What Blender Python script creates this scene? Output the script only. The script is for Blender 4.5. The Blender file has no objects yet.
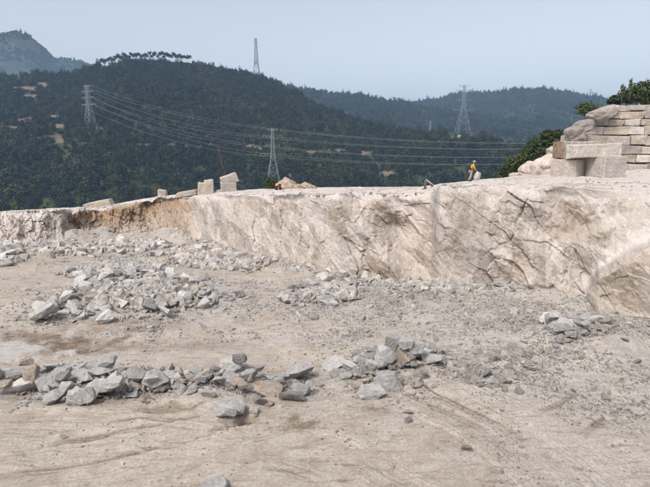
import bpy, bmesh, math, random
import numpy as np
from mathutils import Vector, Matrix, Euler

# ------------------------------------------------------------------ camera, sky, sun
SC = bpy.context.scene
COL = SC.collection
F, CX, CY, PITCH, H = 490.0, 325.0, 243.5, math.radians(10.7), 7.4
cam_d = bpy.data.cameras.new('camera'); cam = bpy.data.objects.new('camera', cam_d); COL.objects.link(cam)
cam_d.sensor_width = 36; cam_d.lens = 36 * F / 650; cam_d.clip_start = 0.1; cam_d.clip_end = 12000
cam.location = (0, 0, H); cam.rotation_euler = (math.pi / 2 - PITCH, 0, 0)
SC.camera = cam

SUN_EL, SUN_AZ = math.radians(52), math.radians(215)     # azimuth clockwise from +Y: behind the camera, to its left
world = bpy.data.worlds.new('World'); SC.world = world; world.use_nodes = True
wn = world.node_tree; wn.nodes.clear()
sky = wn.nodes.new('ShaderNodeTexSky'); sky.sky_type = 'NISHITA'; sky.sun_disc = False
sky.sun_elevation = SUN_EL; sky.sun_rotation = SUN_AZ
sky.air_density = 1.0; sky.dust_density = 4.2; sky.ozone_density = 1.5; sky.altitude = 200
hsv = wn.nodes.new('ShaderNodeHueSaturation'); hsv.inputs['Saturation'].default_value = 0.36
bg = wn.nodes.new('ShaderNodeBackground'); bg.inputs['Strength'].default_value = 0.13
wo = wn.nodes.new('ShaderNodeOutputWorld')
wn.links.new(sky.outputs[0], hsv.inputs['Color']); wn.links.new(hsv.outputs[0], bg.inputs[0]); wn.links.new(bg.outputs[0], wo.inputs[0])

sl = bpy.data.lights.new('sun', 'SUN'); sl.energy = 1.7; sl.angle = math.radians(14); sl.color = (1, 0.955, 0.89)
sun = bpy.data.objects.new('sun', sl); COL.objects.link(sun)
sd = Vector((math.sin(SUN_AZ) * math.cos(SUN_EL), math.cos(SUN_AZ) * math.cos(SUN_EL), math.sin(SUN_EL)))
sun.rotation_euler = sd.to_track_quat('Z', 'Y').to_euler(); sun.location = (-20, -30, 60)
vs = SC.view_settings
vs.view_transform = 'Standard'; vs.look = 'None'; vs.gamma = 1; vs.use_curve_mapping = False; vs.exposure = 0.74
SC.cycles.max_bounces = 4; SC.cycles.diffuse_bounces = 2; SC.cycles.volume_bounces = 0
SC.cycles.transparent_max_bounces = 4

random.seed(7); RNG = np.random.default_rng(11)

# ------------------------------------------------------------------ maths helpers
cp, sp_ = math.cos(PITCH), math.sin(PITCH)
def ray(px, py):
    x = (np.asarray(px, float) - CX) / F; y = -(np.asarray(py, float) - CY) / F
    return x, cp + y * sp_, -sp_ + y * cp
def azel(px, py):
    x, y, z = ray(px, py); h = np.hypot(x, y); return np.arctan2(x, y), z / h
def at_z(px, py, z=0.0):
    x, y, d = ray(px, py); t = (z - H) / d; return np.array([x * t, y * t, z + 0 * t]).T
def at_r(px, py, r):
    x, y, d = ray(px, py); t = r / np.hypot(x, y); return np.array([x * t, y * t, H + d * t]).T
def project(P):
    P = np.asarray(P, float); x = P[..., 0]; y = P[..., 1]; z = P[..., 2] - H
    d = y * cp - z * sp_; v = y * sp_ + z * cp
    return CX + F * x / d, CY - F * v / d
def _h(i):
    i = (i & np.uint64(0xffffffff)).astype(np.uint64)
    i = (i ^ (i >> np.uint64(16))) * np.uint64(0x7feb352d) & np.uint64(0xffffffff)
    i = (i ^ (i >> np.uint64(15))) * np.uint64(0x846ca68b) & np.uint64(0xffffffff)
    return (i ^ (i >> np.uint64(16)))
def hash2(ix, iy, s=0):
    a = (ix.astype(np.int64) * 73856093) ^ (iy.astype(np.int64) * 19349663) ^ (s * 83492791)
    return _h(a.astype(np.uint64)).astype(float) / 4294967296.0
def vnoise(x, y, s=0):
    ix = np.floor(x).astype(np.int64); iy = np.floor(y).astype(np.int64); fx = x - ix; fy = y - iy
    fx = fx * fx * fx * (fx * (fx * 6 - 15) + 10); fy = fy * fy * fy * (fy * (fy * 6 - 15) + 10)
    a = hash2(ix, iy, s); b = hash2(ix + 1, iy, s); c = hash2(ix, iy + 1, s); d = hash2(ix + 1, iy + 1, s)
    return ((a + (b - a) * fx) * (1 - fy) + (c + (d - c) * fx) * fy) * 2 - 1
def fbm(x, y, o=4, s=0, g=0.5):
    r = 0; a = 1; f = 1; n = 0
    for k in range(o):
        r = r + a * vnoise(x * f + 17.3 * k, y * f - 9.1 * k, s + k); n += a; a *= g; f *= 2.03
    return r / n
def facet(x, y, s=0, flat=False):
    """chipped planes: every voronoi cell carries its own tilted plane"""
    ix = np.floor(x).astype(np.int64); iy = np.floor(y).astype(np.int64)
    best = np.full(x.shape, 9.0); val = np.zeros(x.shape)
    for dx in (-1, 0, 1):
        for dy in (-1, 0, 1):
            jx, jy = ix + dx, iy + dy
            cx = jx + hash2(jx, jy, s + 1); cy = jy + hash2(jx, jy, s + 2)
            d = (x - cx) ** 2 + (y - cy) ** 2
            v = hash2(jx, jy, s + 3) if flat else .3 * (hash2(jx, jy, s + 3) * 2 - 1) + (hash2(jx, jy, s + 4) * 2 - 1) * (x - cx) * 1.2 + (hash2(jx, jy, s + 5) * 2 - 1) * (y - cy) * 1.2
            m = d < best; best = np.where(m, d, best); val = np.where(m, v, val)
    return val
def tri(x, y, s=0):
    """broad flat facets meeting in creases"""
    k = (x + y) * .366; u, v = x + k, y + k; i = np.floor(u).astype(np.int64); j = np.floor(v).astype(np.int64); fu, fv = u - i, v - j; up = fu > fv
    a = hash2(i, j, s); b = hash2(i + up, j + (1 - up), s); c = hash2(i + 1, j + 1, s); hi, lo = np.maximum(fu, fv), np.minimum(fu, fv)
    return (a * (1 - hi) + b * (hi - lo) + c * lo) * 2 - 1
def smooth(a, b, x):
    t = np.clip((x - a) / (b - a), 0, 1); return t * t * (3 - 2 * t)
def segdist(x, y, pts):
    """distance to a polyline and the length along it"""
    bd = np.full(x.shape, 1e9); bs = np.zeros(x.shape); acc = 0.0
    for (ax, ay), (bx, by) in zip(pts[:-1], pts[1:]):
        vx, vy = bx - ax, by - ay; L2 = vx * vx + vy * vy + 1e-12; L = math.sqrt(L2)
        t = np.clip(((x - ax) * vx + (y - ay) * vy) / L2, 0, 1)
        d = np.hypot(x - ax - t * vx, y - ay - t * vy); m = d < bd
        bd = np.where(m, d, bd); bs = np.where(m, acc + t * L, bs); acc += L
    return bd, bs

# ------------------------------------------------------------------ object helpers
def tag(o, label=None, cat=None, group=None, kind=None):
    if label: o['label'] = label
    if cat: o['category'] = cat
    if group: o['group'] = group
    if kind: o['kind'] = kind
    return o
def link(name, me, mat=None, parent=None, loc=(0, 0, 0), rot=(0, 0, 0), scale=(1, 1, 1)):
    o = bpy.data.objects.new(name, me); COL.objects.link(o)
    o.location = loc; o.rotation_euler = rot; o.scale = scale
    if mat is not None and len(me.materials) == 0: me.materials.append(mat)
    if parent is not None: o.parent = parent
    return o
def empty(name, loc, rz=0.0):
    o = bpy.data.objects.new(name, None); COL.objects.link(o); o.location = loc; o.rotation_euler = (0, 0, rz)
    o.empty_display_size = 0.3; return o
def grid_mesh(name, P, attrs=None, flip=False, smooth_shade=True):
    n, m, _ = P.shape
    me = bpy.data.meshes.new(name)
    me.vertices.add(n * m); me.vertices.foreach_set('co', P.reshape(-1).astype(np.float32))
    i = (np.arange(n - 1)[:, None] * m + np.arange(m - 1)[None, :]).reshape(-1)
    q = np.stack([i, i + 1, i + m + 1, i + m], 1)
    if flip: q = q[:, ::-1]
    k = len(q)
    me.loops.add(k * 4); me.loops.foreach_set('vertex_index', q.reshape(-1).astype(np.int32))
    me.polygons.add(k); me.polygons.foreach_set('loop_start', (np.arange(k) * 4).astype(np.int32))
    me.update(calc_edges=True)
    if smooth_shade: me.polygons.foreach_set('use_smooth', np.ones(k, bool))
    for an, av in (attrs or {}).items():
        a = me.attributes.new(an, 'FLOAT', 'POINT'); a.data.foreach_set('value', np.ascontiguousarray(av.reshape(-1), np.float32))
    me.validate(); return me
def bm_mesh(name, bm, smooth_shade=False):
    me = bpy.data.meshes.new(name); bm.to_mesh(me); bm.free()
    if smooth_shade: me.polygons.foreach_set('use_smooth', np.ones(len(me.polygons), bool))
    return me
def tube(bm, pts, rad, n=6, caps=True):
    pts = [Vector(p) for p in pts]; rings = []
    rads = rad if isinstance(rad, (list, tuple)) else [rad] * len(pts)
    for i, p in enumerate(pts):
        t = (pts[min(i + 1, len(pts) - 1)] - pts[max(i - 1, 0)]).normalized()
        a = t.orthogonal().normalized(); b = t.cross(a)
        rings.append([bm.verts.new(p + (a * math.cos(2 * math.pi * k / n) + b * math.sin(2 * math.pi * k / n)) * rads[i]) for k in range(n)])
        if i and (rings[i][0].co - p).normalized().dot((rings[i - 1][0].co - pts[i - 1]).normalized()) < 0.9:
            best = max(range(n), key=lambda s: (rings[i][s].co - p).dot(rings[i - 1][0].co - pts[i - 1]))
            rings[i] = rings[i][best:] + rings[i][:best]
    for r0, r1 in zip(rings[:-1], rings[1:]):
        for k in range(n): bm.faces.new((r0[k], r0[(k + 1) % n], r1[(k + 1) % n], r1[k]))
    if caps:
        bm.faces.new(rings[0][::-1]); bm.faces.new(rings[-1])
def bar(bm, a, b, r): tube(bm, [a, b], r, 4, False)
def box(bm, c, s, rot=None):
    m = Matrix.Translation(Vector(c)) @ (rot.to_matrix().to_4x4() if rot else Matrix()) @ Matrix.Diagonal((s[0], s[1], s[2], 1))
    return bmesh.ops.create_cube(bm, size=1, matrix=m)['verts']

# ------------------------------------------------------------------ materials
def new_mat(name, rough=0.9, spec=0.25):
    m = bpy.data.materials.new(name); m.use_nodes = True
    b = m.node_tree.nodes['Principled BSDF']; b.inputs['Roughness'].default_value = rough
    b.inputs['Specular IOR Level'].default_value = spec
    return m, m.node_tree, b
class N:
    def __init__(s, nt): s.nt = nt
    def n(s, t, **kw):
        x = s.nt.nodes.new(t)
        for k, v in kw.items(): setattr(x, k, v)
        return x
    def l(s, a, b): s.nt.links.new(a, b)
    def coord(s, kind='Object', scale=(1, 1, 1)):
        if kind == 'Position': o = s.n('ShaderNodeNewGeometry').outputs['Position']
        else: o = s.n('ShaderNodeTexCoord').outputs[kind]
        mp = s.n('ShaderNodeMapping'); mp.inputs['Scale'].default_value = scale; s.l(o, mp.inputs[0]); return mp.outputs[0]
    def noise(s, vec, scale, detail=5, rough=0.55, dist=0.0):
        x = s.n('ShaderNodeTexNoise'); x.inputs['Scale'].default_value = scale; x.inputs['Detail'].default_value = detail
        x.inputs['Roughness'].default_value = rough; x.inputs['Distortion'].default_value = dist; s.l(vec, x.inputs['Vector']); return x.outputs['Fac']
    def voro(s, vec, scale, feature='F1', out='Distance'):
        x = s.n('ShaderNodeTexVoronoi', feature=feature); x.inputs['Scale'].default_value = scale; s.l(vec, x.inputs['Vector']); return x.outputs[out]
    def ramp(s, fac, stops):
        x = s.n('ShaderNodeValToRGB'); el = x.color_ramp.elements
        while len(el) < len(stops): el.new(0.5)
        for e, (p, c) in zip(el, stops): e.position = p; e.color = (c if len(c) == 4 else (*c, 1)) if not isinstance(c, (int, float)) else (c, c, c, 1)
        s.l(fac, x.inputs[0]); return x.outputs[0]
    def mix(s, fac, a, b, mode='MIX'):
        x = s.n('ShaderNodeMix', data_type='RGBA', blend_type=mode)
        for sock, v in ((x.inputs[0], fac), (x.inputs[6], a), (x.inputs[7], b)):
            if isinstance(v, (int, float)): sock.default_value = v
            elif isinstance(v, tuple): sock.default_value = (*v, 1) if len(v) == 3 else v
            else: s.l(v, sock)
        return x.outputs[2]
    def math(s, op, a, b=0.0):
        x = s.n('ShaderNodeMath', operation=op)
        for sock, v in ((x.inputs[0], a), (x.inputs[1], b)):
            if isinstance(v, (int, float)): sock.default_value = v
            else: s.l(v, sock)
        return x.outputs[0]
    def attr(s, name): return s.n('ShaderNodeAttribute', attribute_name=name).outputs['Fac']
    def rnd(s): return s.n('ShaderNodeObjectInfo').outputs['Random']
    def bump(s, h, strength, dist, prev=None):
        x = s.n('ShaderNodeBump'); x.inputs['Strength'].default_value = strength; x.inputs['Distance'].default_value = dist
        s.l(h, x.inputs['Height'])
        if prev is not None: s.l(prev, x.inputs['Normal'])
        return x.outputs[0]

def mat_ground():
    m, nt, b = new_mat('sandy_ground', 0.95, 0.15); k = N(nt); p = k.coord('Position')
    big = k.noise(p, 0.22, 6, 0.6, 0.4); mid = k.noise(p, 1.7, 7, 0.65); fine = k.noise(p, 14, 6, 0.7); grain = k.noise(p, 60, 3, 0.7)
    c = k.ramp(big, [(0.3, (0.285, 0.225, 0.17)), (0.55, (0.385, 0.323, 0.265)), (0.75, (0.45, 0.393, 0.337))])
    c = k.mix(k.ramp(mid, [(0.35, 0.0), (0.7, 0.75)]), c, (0.50, 0.45, 0.405))
    gr = k.mix(fine, (0.28, 0.262, 0.245), (0.54, 0.51, 0.48))
    gm = k.math('MULTIPLY', k.attr('gravel'), k.ramp(k.noise(p, 2.6, 8, 0.75), [(0.36, 0.0), (0.6, 1.0)]))
    c = k.mix(gm, c, gr)
    c = k.mix(k.math('MULTIPLY', k.attr('wet'), k.ramp(k.noise(p, 5.5, 8, 0.75), [(0.32, 0.3), (0.5, 1.0)])), c, (0.155, 0.105, 0.07))
    c = k.mix(k.attr('mud'), c, (0.44, 0.415, 0.385))
    c = k.mix(0.8, c, k.ramp(fine, [(0.25, 0.56), (0.75, 1.26)]), 'MULTIPLY')
    c = k.mix(0.7, c, k.ramp(grain, [(0.3, 0.62), (0.7, 1.26)]), 'MULTIPLY')
    pl = k.coord('Position', (0.7, 4.5, 1)); 
    streak = k.noise(pl, 1.6, 6, 0.65, 0.8)
    c = k.mix(0.8, c, k.ramp(streak, [(0.30, (0.58, 0.51, 0.44)), (0.47, (1, 1, 1)), (0.8, (1.08, 1.08, 1.08))]), 'MULTIPLY')
    k.l(c, b.inputs['Base Color'])
    n = k.bump(mid, 0.5, 0.06); n = k.bump(fine, 0.7, 0.03, n); n = k.bump(grain, 0.6, 0.01, n)
    k.l(n, b.inputs['Normal']); return m

def mat_cliff():
    m, nt, b = new_mat('granite_cliff', 0.92, 0.2); k = N(nt); p = k.coord('Position')
    pv = k.coord('Position', (1, 1, 0.35))
    big = k.noise(p, 0.28, 5, 0.6, 0.6); ver = k.noise(pv, 1.1, 7, 0.65, 0.5); mid = k.noise(p, 3.2, 7, 0.68); fine = k.noise(p, 22, 5, 0.7)
    c = k.ramp(big, [(0.32, (0.36, 0.315, 0.262)), (0.47, (0.475, 0.415, 0.37)), (0.7, (0.54, 0.48, 0.44))])
    dg = k.n('ShaderNodeMapping'); dg.inputs['Rotation'].default_value = (0, math.radians(38), 0); dg.inputs['Scale'].default_value = (2.2, 1, .5); k.l(p, dg.inputs[0])
    diag = k.noise(dg.outputs[0], 0.9, 8, 0.7, 0.4)
    c = k.mix(k.ramp(ver, [(0.40, 0.95), (0.53, 0.0)]), c, (0.34, 0.30, 0.255))
    c = k.mix(k.ramp(diag, [(0.52, 0.0), (0.64, 0.8)]), c, (0.60, 0.54, 0.50))
    c = k.mix(k.ramp(diag, [(0.32, 0.6), (0.41, 0.0)]), c, (0.27, 0.24, 0.205))
    c = k.mix(k.ramp(mid, [(0.33, 0.5), (0.44, 0.0)]), c, (0.29, 0.262, 0.232))
    c = k.mix(k.ramp(mid, [(0.55, 0.0), (0.75, 0.6)]), c, (0.60, 0.535, 0.49))
    c = k.mix(1.0, c, (0.93, 0.905, 0.895), 'MULTIPLY')
    c = k.mix(0.85, c, k.ramp(k.attr('tone'), [(0.18, (1.14, 1.13, 1.13)), (0.45, (1.0, 0.99, 0.98)), (0.62, (0.86, 0.845, 0.81)), (0.85, (0.70, 0.68, 0.63))]), 'MULTIPLY')
    rust = k.mix(k.noise(pv, 2.3, 6, 0.7, 1.0), (0.10, 0.062, 0.04), (0.48, 0.33, 0.20))
    c = k.mix(k.math('MULTIPLY', k.attr('stain'), k.ramp(k.noise(p, 0.9, 6, 0.7), [(0.27, 0.0), (0.44, 1.0)])), c, rust)
    c = k.mix(k.math('MULTIPLY', k.attr('grey'), 0.8), c, k.mix(mid, (0.26, 0.25, 0.235), (0.42, 0.40, 0.38)))
    c = k.mix(k.attr('dust'), c, k.mix(k.noise(p, 1.2, 7, 0.7), (0.47, 0.41, 0.365), (0.63, 0.575, 0.535)))
    c = k.mix(0.9, c, k.ramp(fine, [(0.28, 0.62), (0.72, 1.24)]), 'MULTIPLY')
    c = k.mix(0.8, c, k.ramp(k.noise(p, 9, 8, 0.75), [(0.3, 0.6), (0.48, 1.0), (0.75, 1.1)]), 'MULTIPLY')
    k.l(c, b.inputs['Base Color'])
    n = k.bump(mid, 0.5, 0.05); n = k.bump(k.voro(p, 5.0), 0.12, 0.04, n); n = k.bump(fine, 0.7, 0.03, n)
    k.l(n, b.inputs['Normal']); return m

def mat_granite(name, lo, hi, stain=0.25, stain_col=(0.36, 0.25, 0.16), streak=0.0, rvar=((0.84, 0.84, 0.86), (1.12, 1.1, 1.08))):
    m, nt, b = new_mat(name, 0.9, 0.25); k = N(nt)
    info = k.n('ShaderNodeObjectInfo'); tc = k.n('ShaderNodeTexCoord')
    sc = k.n('ShaderNodeVectorMath', operation='ADD'); k.l(tc.outputs['Object'], sc.inputs[0])
    cb = k.n('ShaderNodeCombineXYZ'); r9 = k.math('MULTIPLY', info.outputs['Random'], 37.0)
    k.l(r9, cb.inputs[0]); k.l(r9, cb.inputs[1]); k.l(cb.outputs[0], sc.inputs[1]); v = sc.outputs[0]
    big = k.noise(v, 1.7, 6, 0.6, 0.3); mid = k.noise(v, 7, 7, 0.7); sp = k.noise(v, 42, 4, 0.75)
    c = k.mix(k.ramp(big, [(0.3, 0.0), (0.72, 1.0)]), lo, hi)
    c = k.mix(k.ramp(k.noise(v, 2.4, 5, 0.65, 0.8), [(0.56, 0.0), (0.7, stain)]), c, stain_col)
    c = k.mix(0.9, c, k.ramp(mid, [(0.3, 0.72), (0.7, 1.32)]), 'MULTIPLY')
    c = k.mix(0.75, c, k.ramp(sp, [(0.3, 0.72), (0.68, 1.34)]), 'MULTIPLY')
    c = k.mix(1.0, c, k.ramp(info.outputs['Random'], [(0.0, rvar[0]), (1.0, rvar[1])]), 'MULTIPLY')
    if streak:
        st = k.noise(k.coord('Object', (9, 9, .5)), 1.6, 5, 0.6); c = k.mix(streak, c, k.ramp(st, [(0.35, 0.72), (0.6, 1.15)]), 'MULTIPLY')
    k.l(c, b.inputs['Base Color'])
    n = k.bump(mid, 0.9, 0.10)
    if streak: n = k.bump(st, 0.25, 0.08, n)
    n = k.bump(sp, 0.7, 0.02, n); k.l(n, b.inputs['Normal']); return m

def mat_leaf(name, lo, hi):
    m, nt, b = new_mat(name, 0.75, 0.2); k = N(nt)
    c = k.mix(k.rnd(), lo, hi)
    c = k.mix(0.8, c, k.ramp(k.noise(k.coord('Object'), 0.9, 4, 0.7), [(0.3, 0.6), (0.7, 1.3)]), 'MULTIPLY')
    k.l(c, b.inputs['Base Color']); return m
def mat_plain(name, col, rough=0.7, metal=0.0, var=0.25, scale=6):
    m, nt, b = new_mat(name, rough); k = N(nt); f = k.noise(k.coord('Object'), scale, 5, 0.65)
    k.l(k.mix(1.0, col, k.ramp(f, [(0.3, 1 - var), (0.7, 1 + var)]), 'MULTIPLY'), b.inputs['Base Color'])
    b.inputs['Metallic'].default_value = metal; return m
def mat_hill():
    m, nt, b = new_mat('wooded_hill_soil', 0.95, 0.1); k = N(nt); p = k.coord('Position')
    n1 = k.noise(p, 0.03, 6, 0.65); n2 = k.noise(p, 0.35, 6, 0.7); n3 = k.noise(p, 0.045, 9, 0.75)
    c = k.mix(n2, (0.022, 0.034, 0.018), (0.06, 0.075, 0.038))
    c = k.mix(k.ramp(n1, [(0.55, 0.0), (0.75, 0.6)]), c, (0.10, 0.095, 0.06))
    rock = k.mix(k.ramp(n3, [(0.38, 0.0), (0.62, 1.0)]), (0.02, 0.025, 0.02), (0.075, 0.072, 0.066))
    c = k.mix(k.attr('rock'), c, rock)
    c = k.mix(k.attr('bare'), c, k.mix(n2, (0.10, 0.075, 0.055), (0.27, 0.20, 0.145)))
    k.l(c, b.inputs['Base Color']); k.l(k.bump(n2, 0.8, 2.0), b.inputs['Normal']); return m

M = dict(
    ground=mat_ground(), cliff=mat_cliff(), hill=mat_hill(),
    pale=mat_granite('pale_granite', (0.44, 0.42, 0.40), (0.60, 0.58, 0.555), 0.12),
    grey=mat_granite('grey_granite', (0.37, 0.352, 0.336), (0.53, 0.508, 0.486), 0.2),
    dark=mat_granite('dark_granite', (0.22, 0.208, 0.20), (0.36, 0.342, 0.33), 0.3, (0.25, 0.17, 0.11)),
    tan=mat_granite('tan_granite', (0.36, 0.295, 0.235), (0.52, 0.455, 0.39), 0.6, (0.40, 0.25, 0.13)),
    chip=mat_granite('granite_chips', (0.36, 0.33, 0.305), (0.58, 0.545, 0.51), 0.2, rvar=((0.68, 0.67, 0.67), (1.22, 1.19, 1.15))),
    block=mat_granite('sawn_granite', (0.38, 0.325, 0.28), (0.50, 0.44, 0.395), 0.4, (0.30, 0.225, 0.17), 0.22),
    cut=mat_granite('fresh_cut_granite', (0.44, 0.39, 0.345), (0.57, 0.515, 0.465), 0.2, (0.36, 0.28, 0.2), 0.3),
    rust=mat_granite('rust_stained_granite', (0.20, 0.12, 0.075), (0.40, 0.30, 0.22), 0.6, (0.16, 0.08, 0.04)),
    boulder=mat_granite('weathered_boulder', (0.20, 0.175, 0.16), (0.36, 0.315, 0.28), 0.5, (0.24, 0.16, 0.11)),
    leaf=mat_leaf('forest_leaves', (0.006, 0.014, 0.012), (0.038, 0.053, 0.032)),
    leaf4=mat_leaf('olive_forest_leaves', (0.030, 0.036, 0.016), (0.075, 0.082, 0.036)),
    leaf5=mat_leaf('dry_forest_leaves', (0.045, 0.036, 0.028), (0.095, 0.075, 0.058)),
    leaf2=mat_leaf('shrub_leaves', (0.035, 0.055, 0.018), (0.085, 0.105, 0.035)),
    leaf3=mat_leaf('sapling_leaves', (0.09, 0.115, 0.035), (0.15, 0.165, 0.055)),
    bark=mat_plain('bark', (0.16, 0.125, 0.095), 0.9),
    palebark=mat_plain('pale_bark', (0.42, 0.40, 0.36), 0.9),
    steel=mat_plain('galvanised_steel', (0.26, 0.27, 0.28), 0.6, 0.1, 0.1, 0.2),
    wire=mat_plain('conductor_wire', (0.34, 0.35, 0.37), 0.45, 0.3, 0.05, 0.2),
    rod=mat_plain('rusty_steel', (0.15, 0.07, 0.045), 0.85, 0.2),
    earth=mat_plain('earth_mound', (0.33, 0.255, 0.19), 0.95, 0, 0.4, 2.5),
)

# ------------------------------------------------------------------ cliff control lines (picture points turned into places on the ground)
BASE = np.array([(-220, 250), (-60, 251), (0, 251), (40, 249), (60, 246), (80, 239), (100, 236), (150, 234), (175, 238), (200, 244), (230, 253), (270, 264),
                 (300, 272), (340, 280), (390, 283), (440, 288), (490, 293), (540, 298), (575, 302), (600, 308), (640, 312), (680, 316), (900, 330)], float)
# px, lip py, offset behind the base, mid py, mid offset
LIP = np.array([(-220, 213, 4.2, 234, 1.8), (0, 213, 4.2, 233, 2.0), (45, 211, 4.0, 230, 1.9), (60, 210, 3.6, 226, 1.9), (100, 210, 3.2, 224, 1.8), (120, 206, 3.2, 222, 1.7),
                (160, 199, 2.2, 218, 1.0), (190, 197, 1.8, 218, .7), (230, 196, 1.3, 222, .5), (300, 195, 1.3, 232, .5), (335, 195, 1.6, 236, .6), (360, 196, 2.6, 236, 1.0),
                (400, 197, 3.0, 240, 1.2), (425, 195, 3.1, 238, 1.3), (431, 193, 3.0, 236, 1.3), (439, 187, .7, 234, .25), (480, 186, .9, 240, .4), (520, 186, 1.6, 242, .8), (555, 187, 1.9, 245, 1.1),
                (590, 190, 2.3, 250, 1.2), (610, 192, 2.8, 254, 1.1), (630, 193, 3.3, 258, .9), (650, 194, 3.8, 260, .7), (680, 195, 4.0, 262, .7), (900, 205, 4.2, 270, .9)], float)
RIM = np.array([(-220, 212, 45), (0, 211.5, 45), (60, 208, 46), (100, 206, 47), (120, 203, 47), (160, 196, 47), (200, 192.5, 48), (260, 189, 47), (300, 187.5, 45), (350, 187, 44),
                (420, 186.5, 43), (440, 184, 43), (470, 180.5, 44), (500, 178, 48), (520, 175.5, 54), (560, 171, 60), (600, 169, 62), (650, 167, 62), (900, 160, 62)], float)
def ctl(px):
    by = np.interp(px, BASE[:, 0], BASE[:, 1]); b = at_z(px, by, 0.0); rb = np.hypot(b[:, 0], b[:, 1])
    fx = np.linspace(-220, 900, 2241); kern = np.exp(-(np.arange(-30, 31) / 5.) ** 2); kern /= kern.sum()
    sm = lambda v: np.interp(px, fx, np.convolve(np.pad(v, 30, 'edge'), kern, 'valid'))
    lp = np.interp(px, LIP[:, 0], LIP[:, 1]); lo, mp, mo = (sm(np.interp(fx, LIP[:, 0], LIP[:, k])) for k in (2, 3, 4))
    return by, rb, lp, lo, mp, mo
_px = np.linspace(-220, 900, 1200); _rb = ctl(_px)[1]; _az = np.arctan((_px - CX) / F / (cp))     # azimuth, near enough at the foot of the face
def base_r(az): return np.interp(az, _az, _rb)

# ------------------------------------------------------------------ quarry floor
SWEEP = []
def sweep(pts, half, amp, seed): P_ = at_z([p[0] for p in pts], [p[1] for p in pts]); SWEEP.append((P_[:, :2], half, amp, seed))
sweep([(-200, 500), (0, 470), (90, 455), (180, 438), (260, 415), (330, 392), (390, 376), (440, 366)], 2.6, .075, 1)
sweep([(-140, 436), (30, 430), (130, 427), (220, 431), (330, 455), (420, 510)], 1.3, .055, 2)
sweep([(390, 368), (440, 395), (500, 425), (560, 465), (620, 520)], 1.9, .06, 3)
sweep([(470, 520), (540, 440), (600, 400), (690, 375)], 1.2, .05, 4)
def sweeps(x, y):
    h = np.zeros(np.shape(x))
    for q, half, amp, sd in SWEEP:
        D, S = segdist(x, y, q); qx = np.interp(x, q[:, 0], q[:, 1]) if sd != 4 else y * 0; o = D * np.where((y > qx) | (sd == 4), 1, -1) + .12 * fbm(x * .7, y * .7, 3, 90 + sd)
        pr = .6 * vnoise(o * 3.1, S * .05, 80 + sd) + .5 * vnoise(o * 7.3, S * .12, 84 + sd) + .32 * vnoise(o * 15, S * .3, 88 + sd) + .2 * vnoise(o * 31, S * .5, 98 + sd)
        h = h + amp * pr * smooth(half, half * .6, D) * np.clip(.55 + .9 * fbm(S * .35, o * .5, 3, 70 + sd), 0, 1.2)
    return h
def blob(x, y, px, py, rx, ry, s=3, soft=False):
    c = at_z(px, py); e = at_z(px + rx, py); f_ = at_z(px, py + ry); ax = abs(e[0] - c[0]); ay = abs(f_[1] - c[1])
    if soft: return 1 - smooth(.25, 1.15, np.hypot((x - c[0]) / ax, (y - c[1]) / ay) + .35 * fbm(x * .7, y * .7, 3, s, .45))
    d = np.hypot((x - c[0]) / ax, (y - c[1]) / ay) + 0.95 * fbm(x * 1.9, y * 1.9, 6, s, .68)
    return 1 - smooth(0.5, 1.15, d)
def ground_masks(x, y):
    mud = np.maximum(blob(x, y, 8, 349, 36, 9), blob(x, y, 67, 350.5, 16, 3.5, 9))
    wet = 0
    for px, py, rx, ry, a in ((75, 342, 60, 11, .9), (30, 336, 50, 6, .7), (120, 346, 40, 6, .6), (168, 404, 40, 8, .95), (10, 392, 30, 9, .6), (120, 326, 70, 7, .55), (240, 420, 26, 5, .5),
                              (300, 425, 22, 9, .75), (380, 412, 18, 5, .6), (265, 240, 60, 5, .3), (290, 262, 45, 8, .6), (205, 345, 60, 8, .35), (90, 398, 40, 6, .5), (500, 385, 60, 5, .25)):
        wet = np.maximum(wet, a * blob(x, y, px, py, rx, ry, int(px)))
    wet = wet * (1 - mud) * (0.55 + 0.45 * smooth(-.25, .25, fbm(x * 2.2, y * 2.2, 4, 71)))
    gv = 0.08 + 0.82 * smooth(-3, 5, x + 1.5 * fbm(x * .3, y * .3, 3, 5)) * smooth(13, 17, y + .3 * x)
    gv = np.maximum(gv, 0.55 * smooth(2, 7, x))
    for px, py, rx, ry in ((150, 302, 150, 38), (200, 256, 130, 16), (330, 300, 70, 25), (250, 384, 130, 18), (60, 380, 110, 25), (390, 365, 75, 32), (470, 360, 90, 26), (575, 340, 70, 25), (330, 335, 120, 9)):
        gv = np.maximum(gv, 0.95 * blob(x, y, px, py, rx, ry, int(px) + 1))
    az = np.arctan2(x, y); r = np.hypot(x, y)
    gv = np.maximum(gv, smooth(3.2, .5, base_r(az) - r) * .9)
    return np.clip(gv * (1 - mud), 0, 1), np.clip(wet, 0, 1), mud
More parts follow.
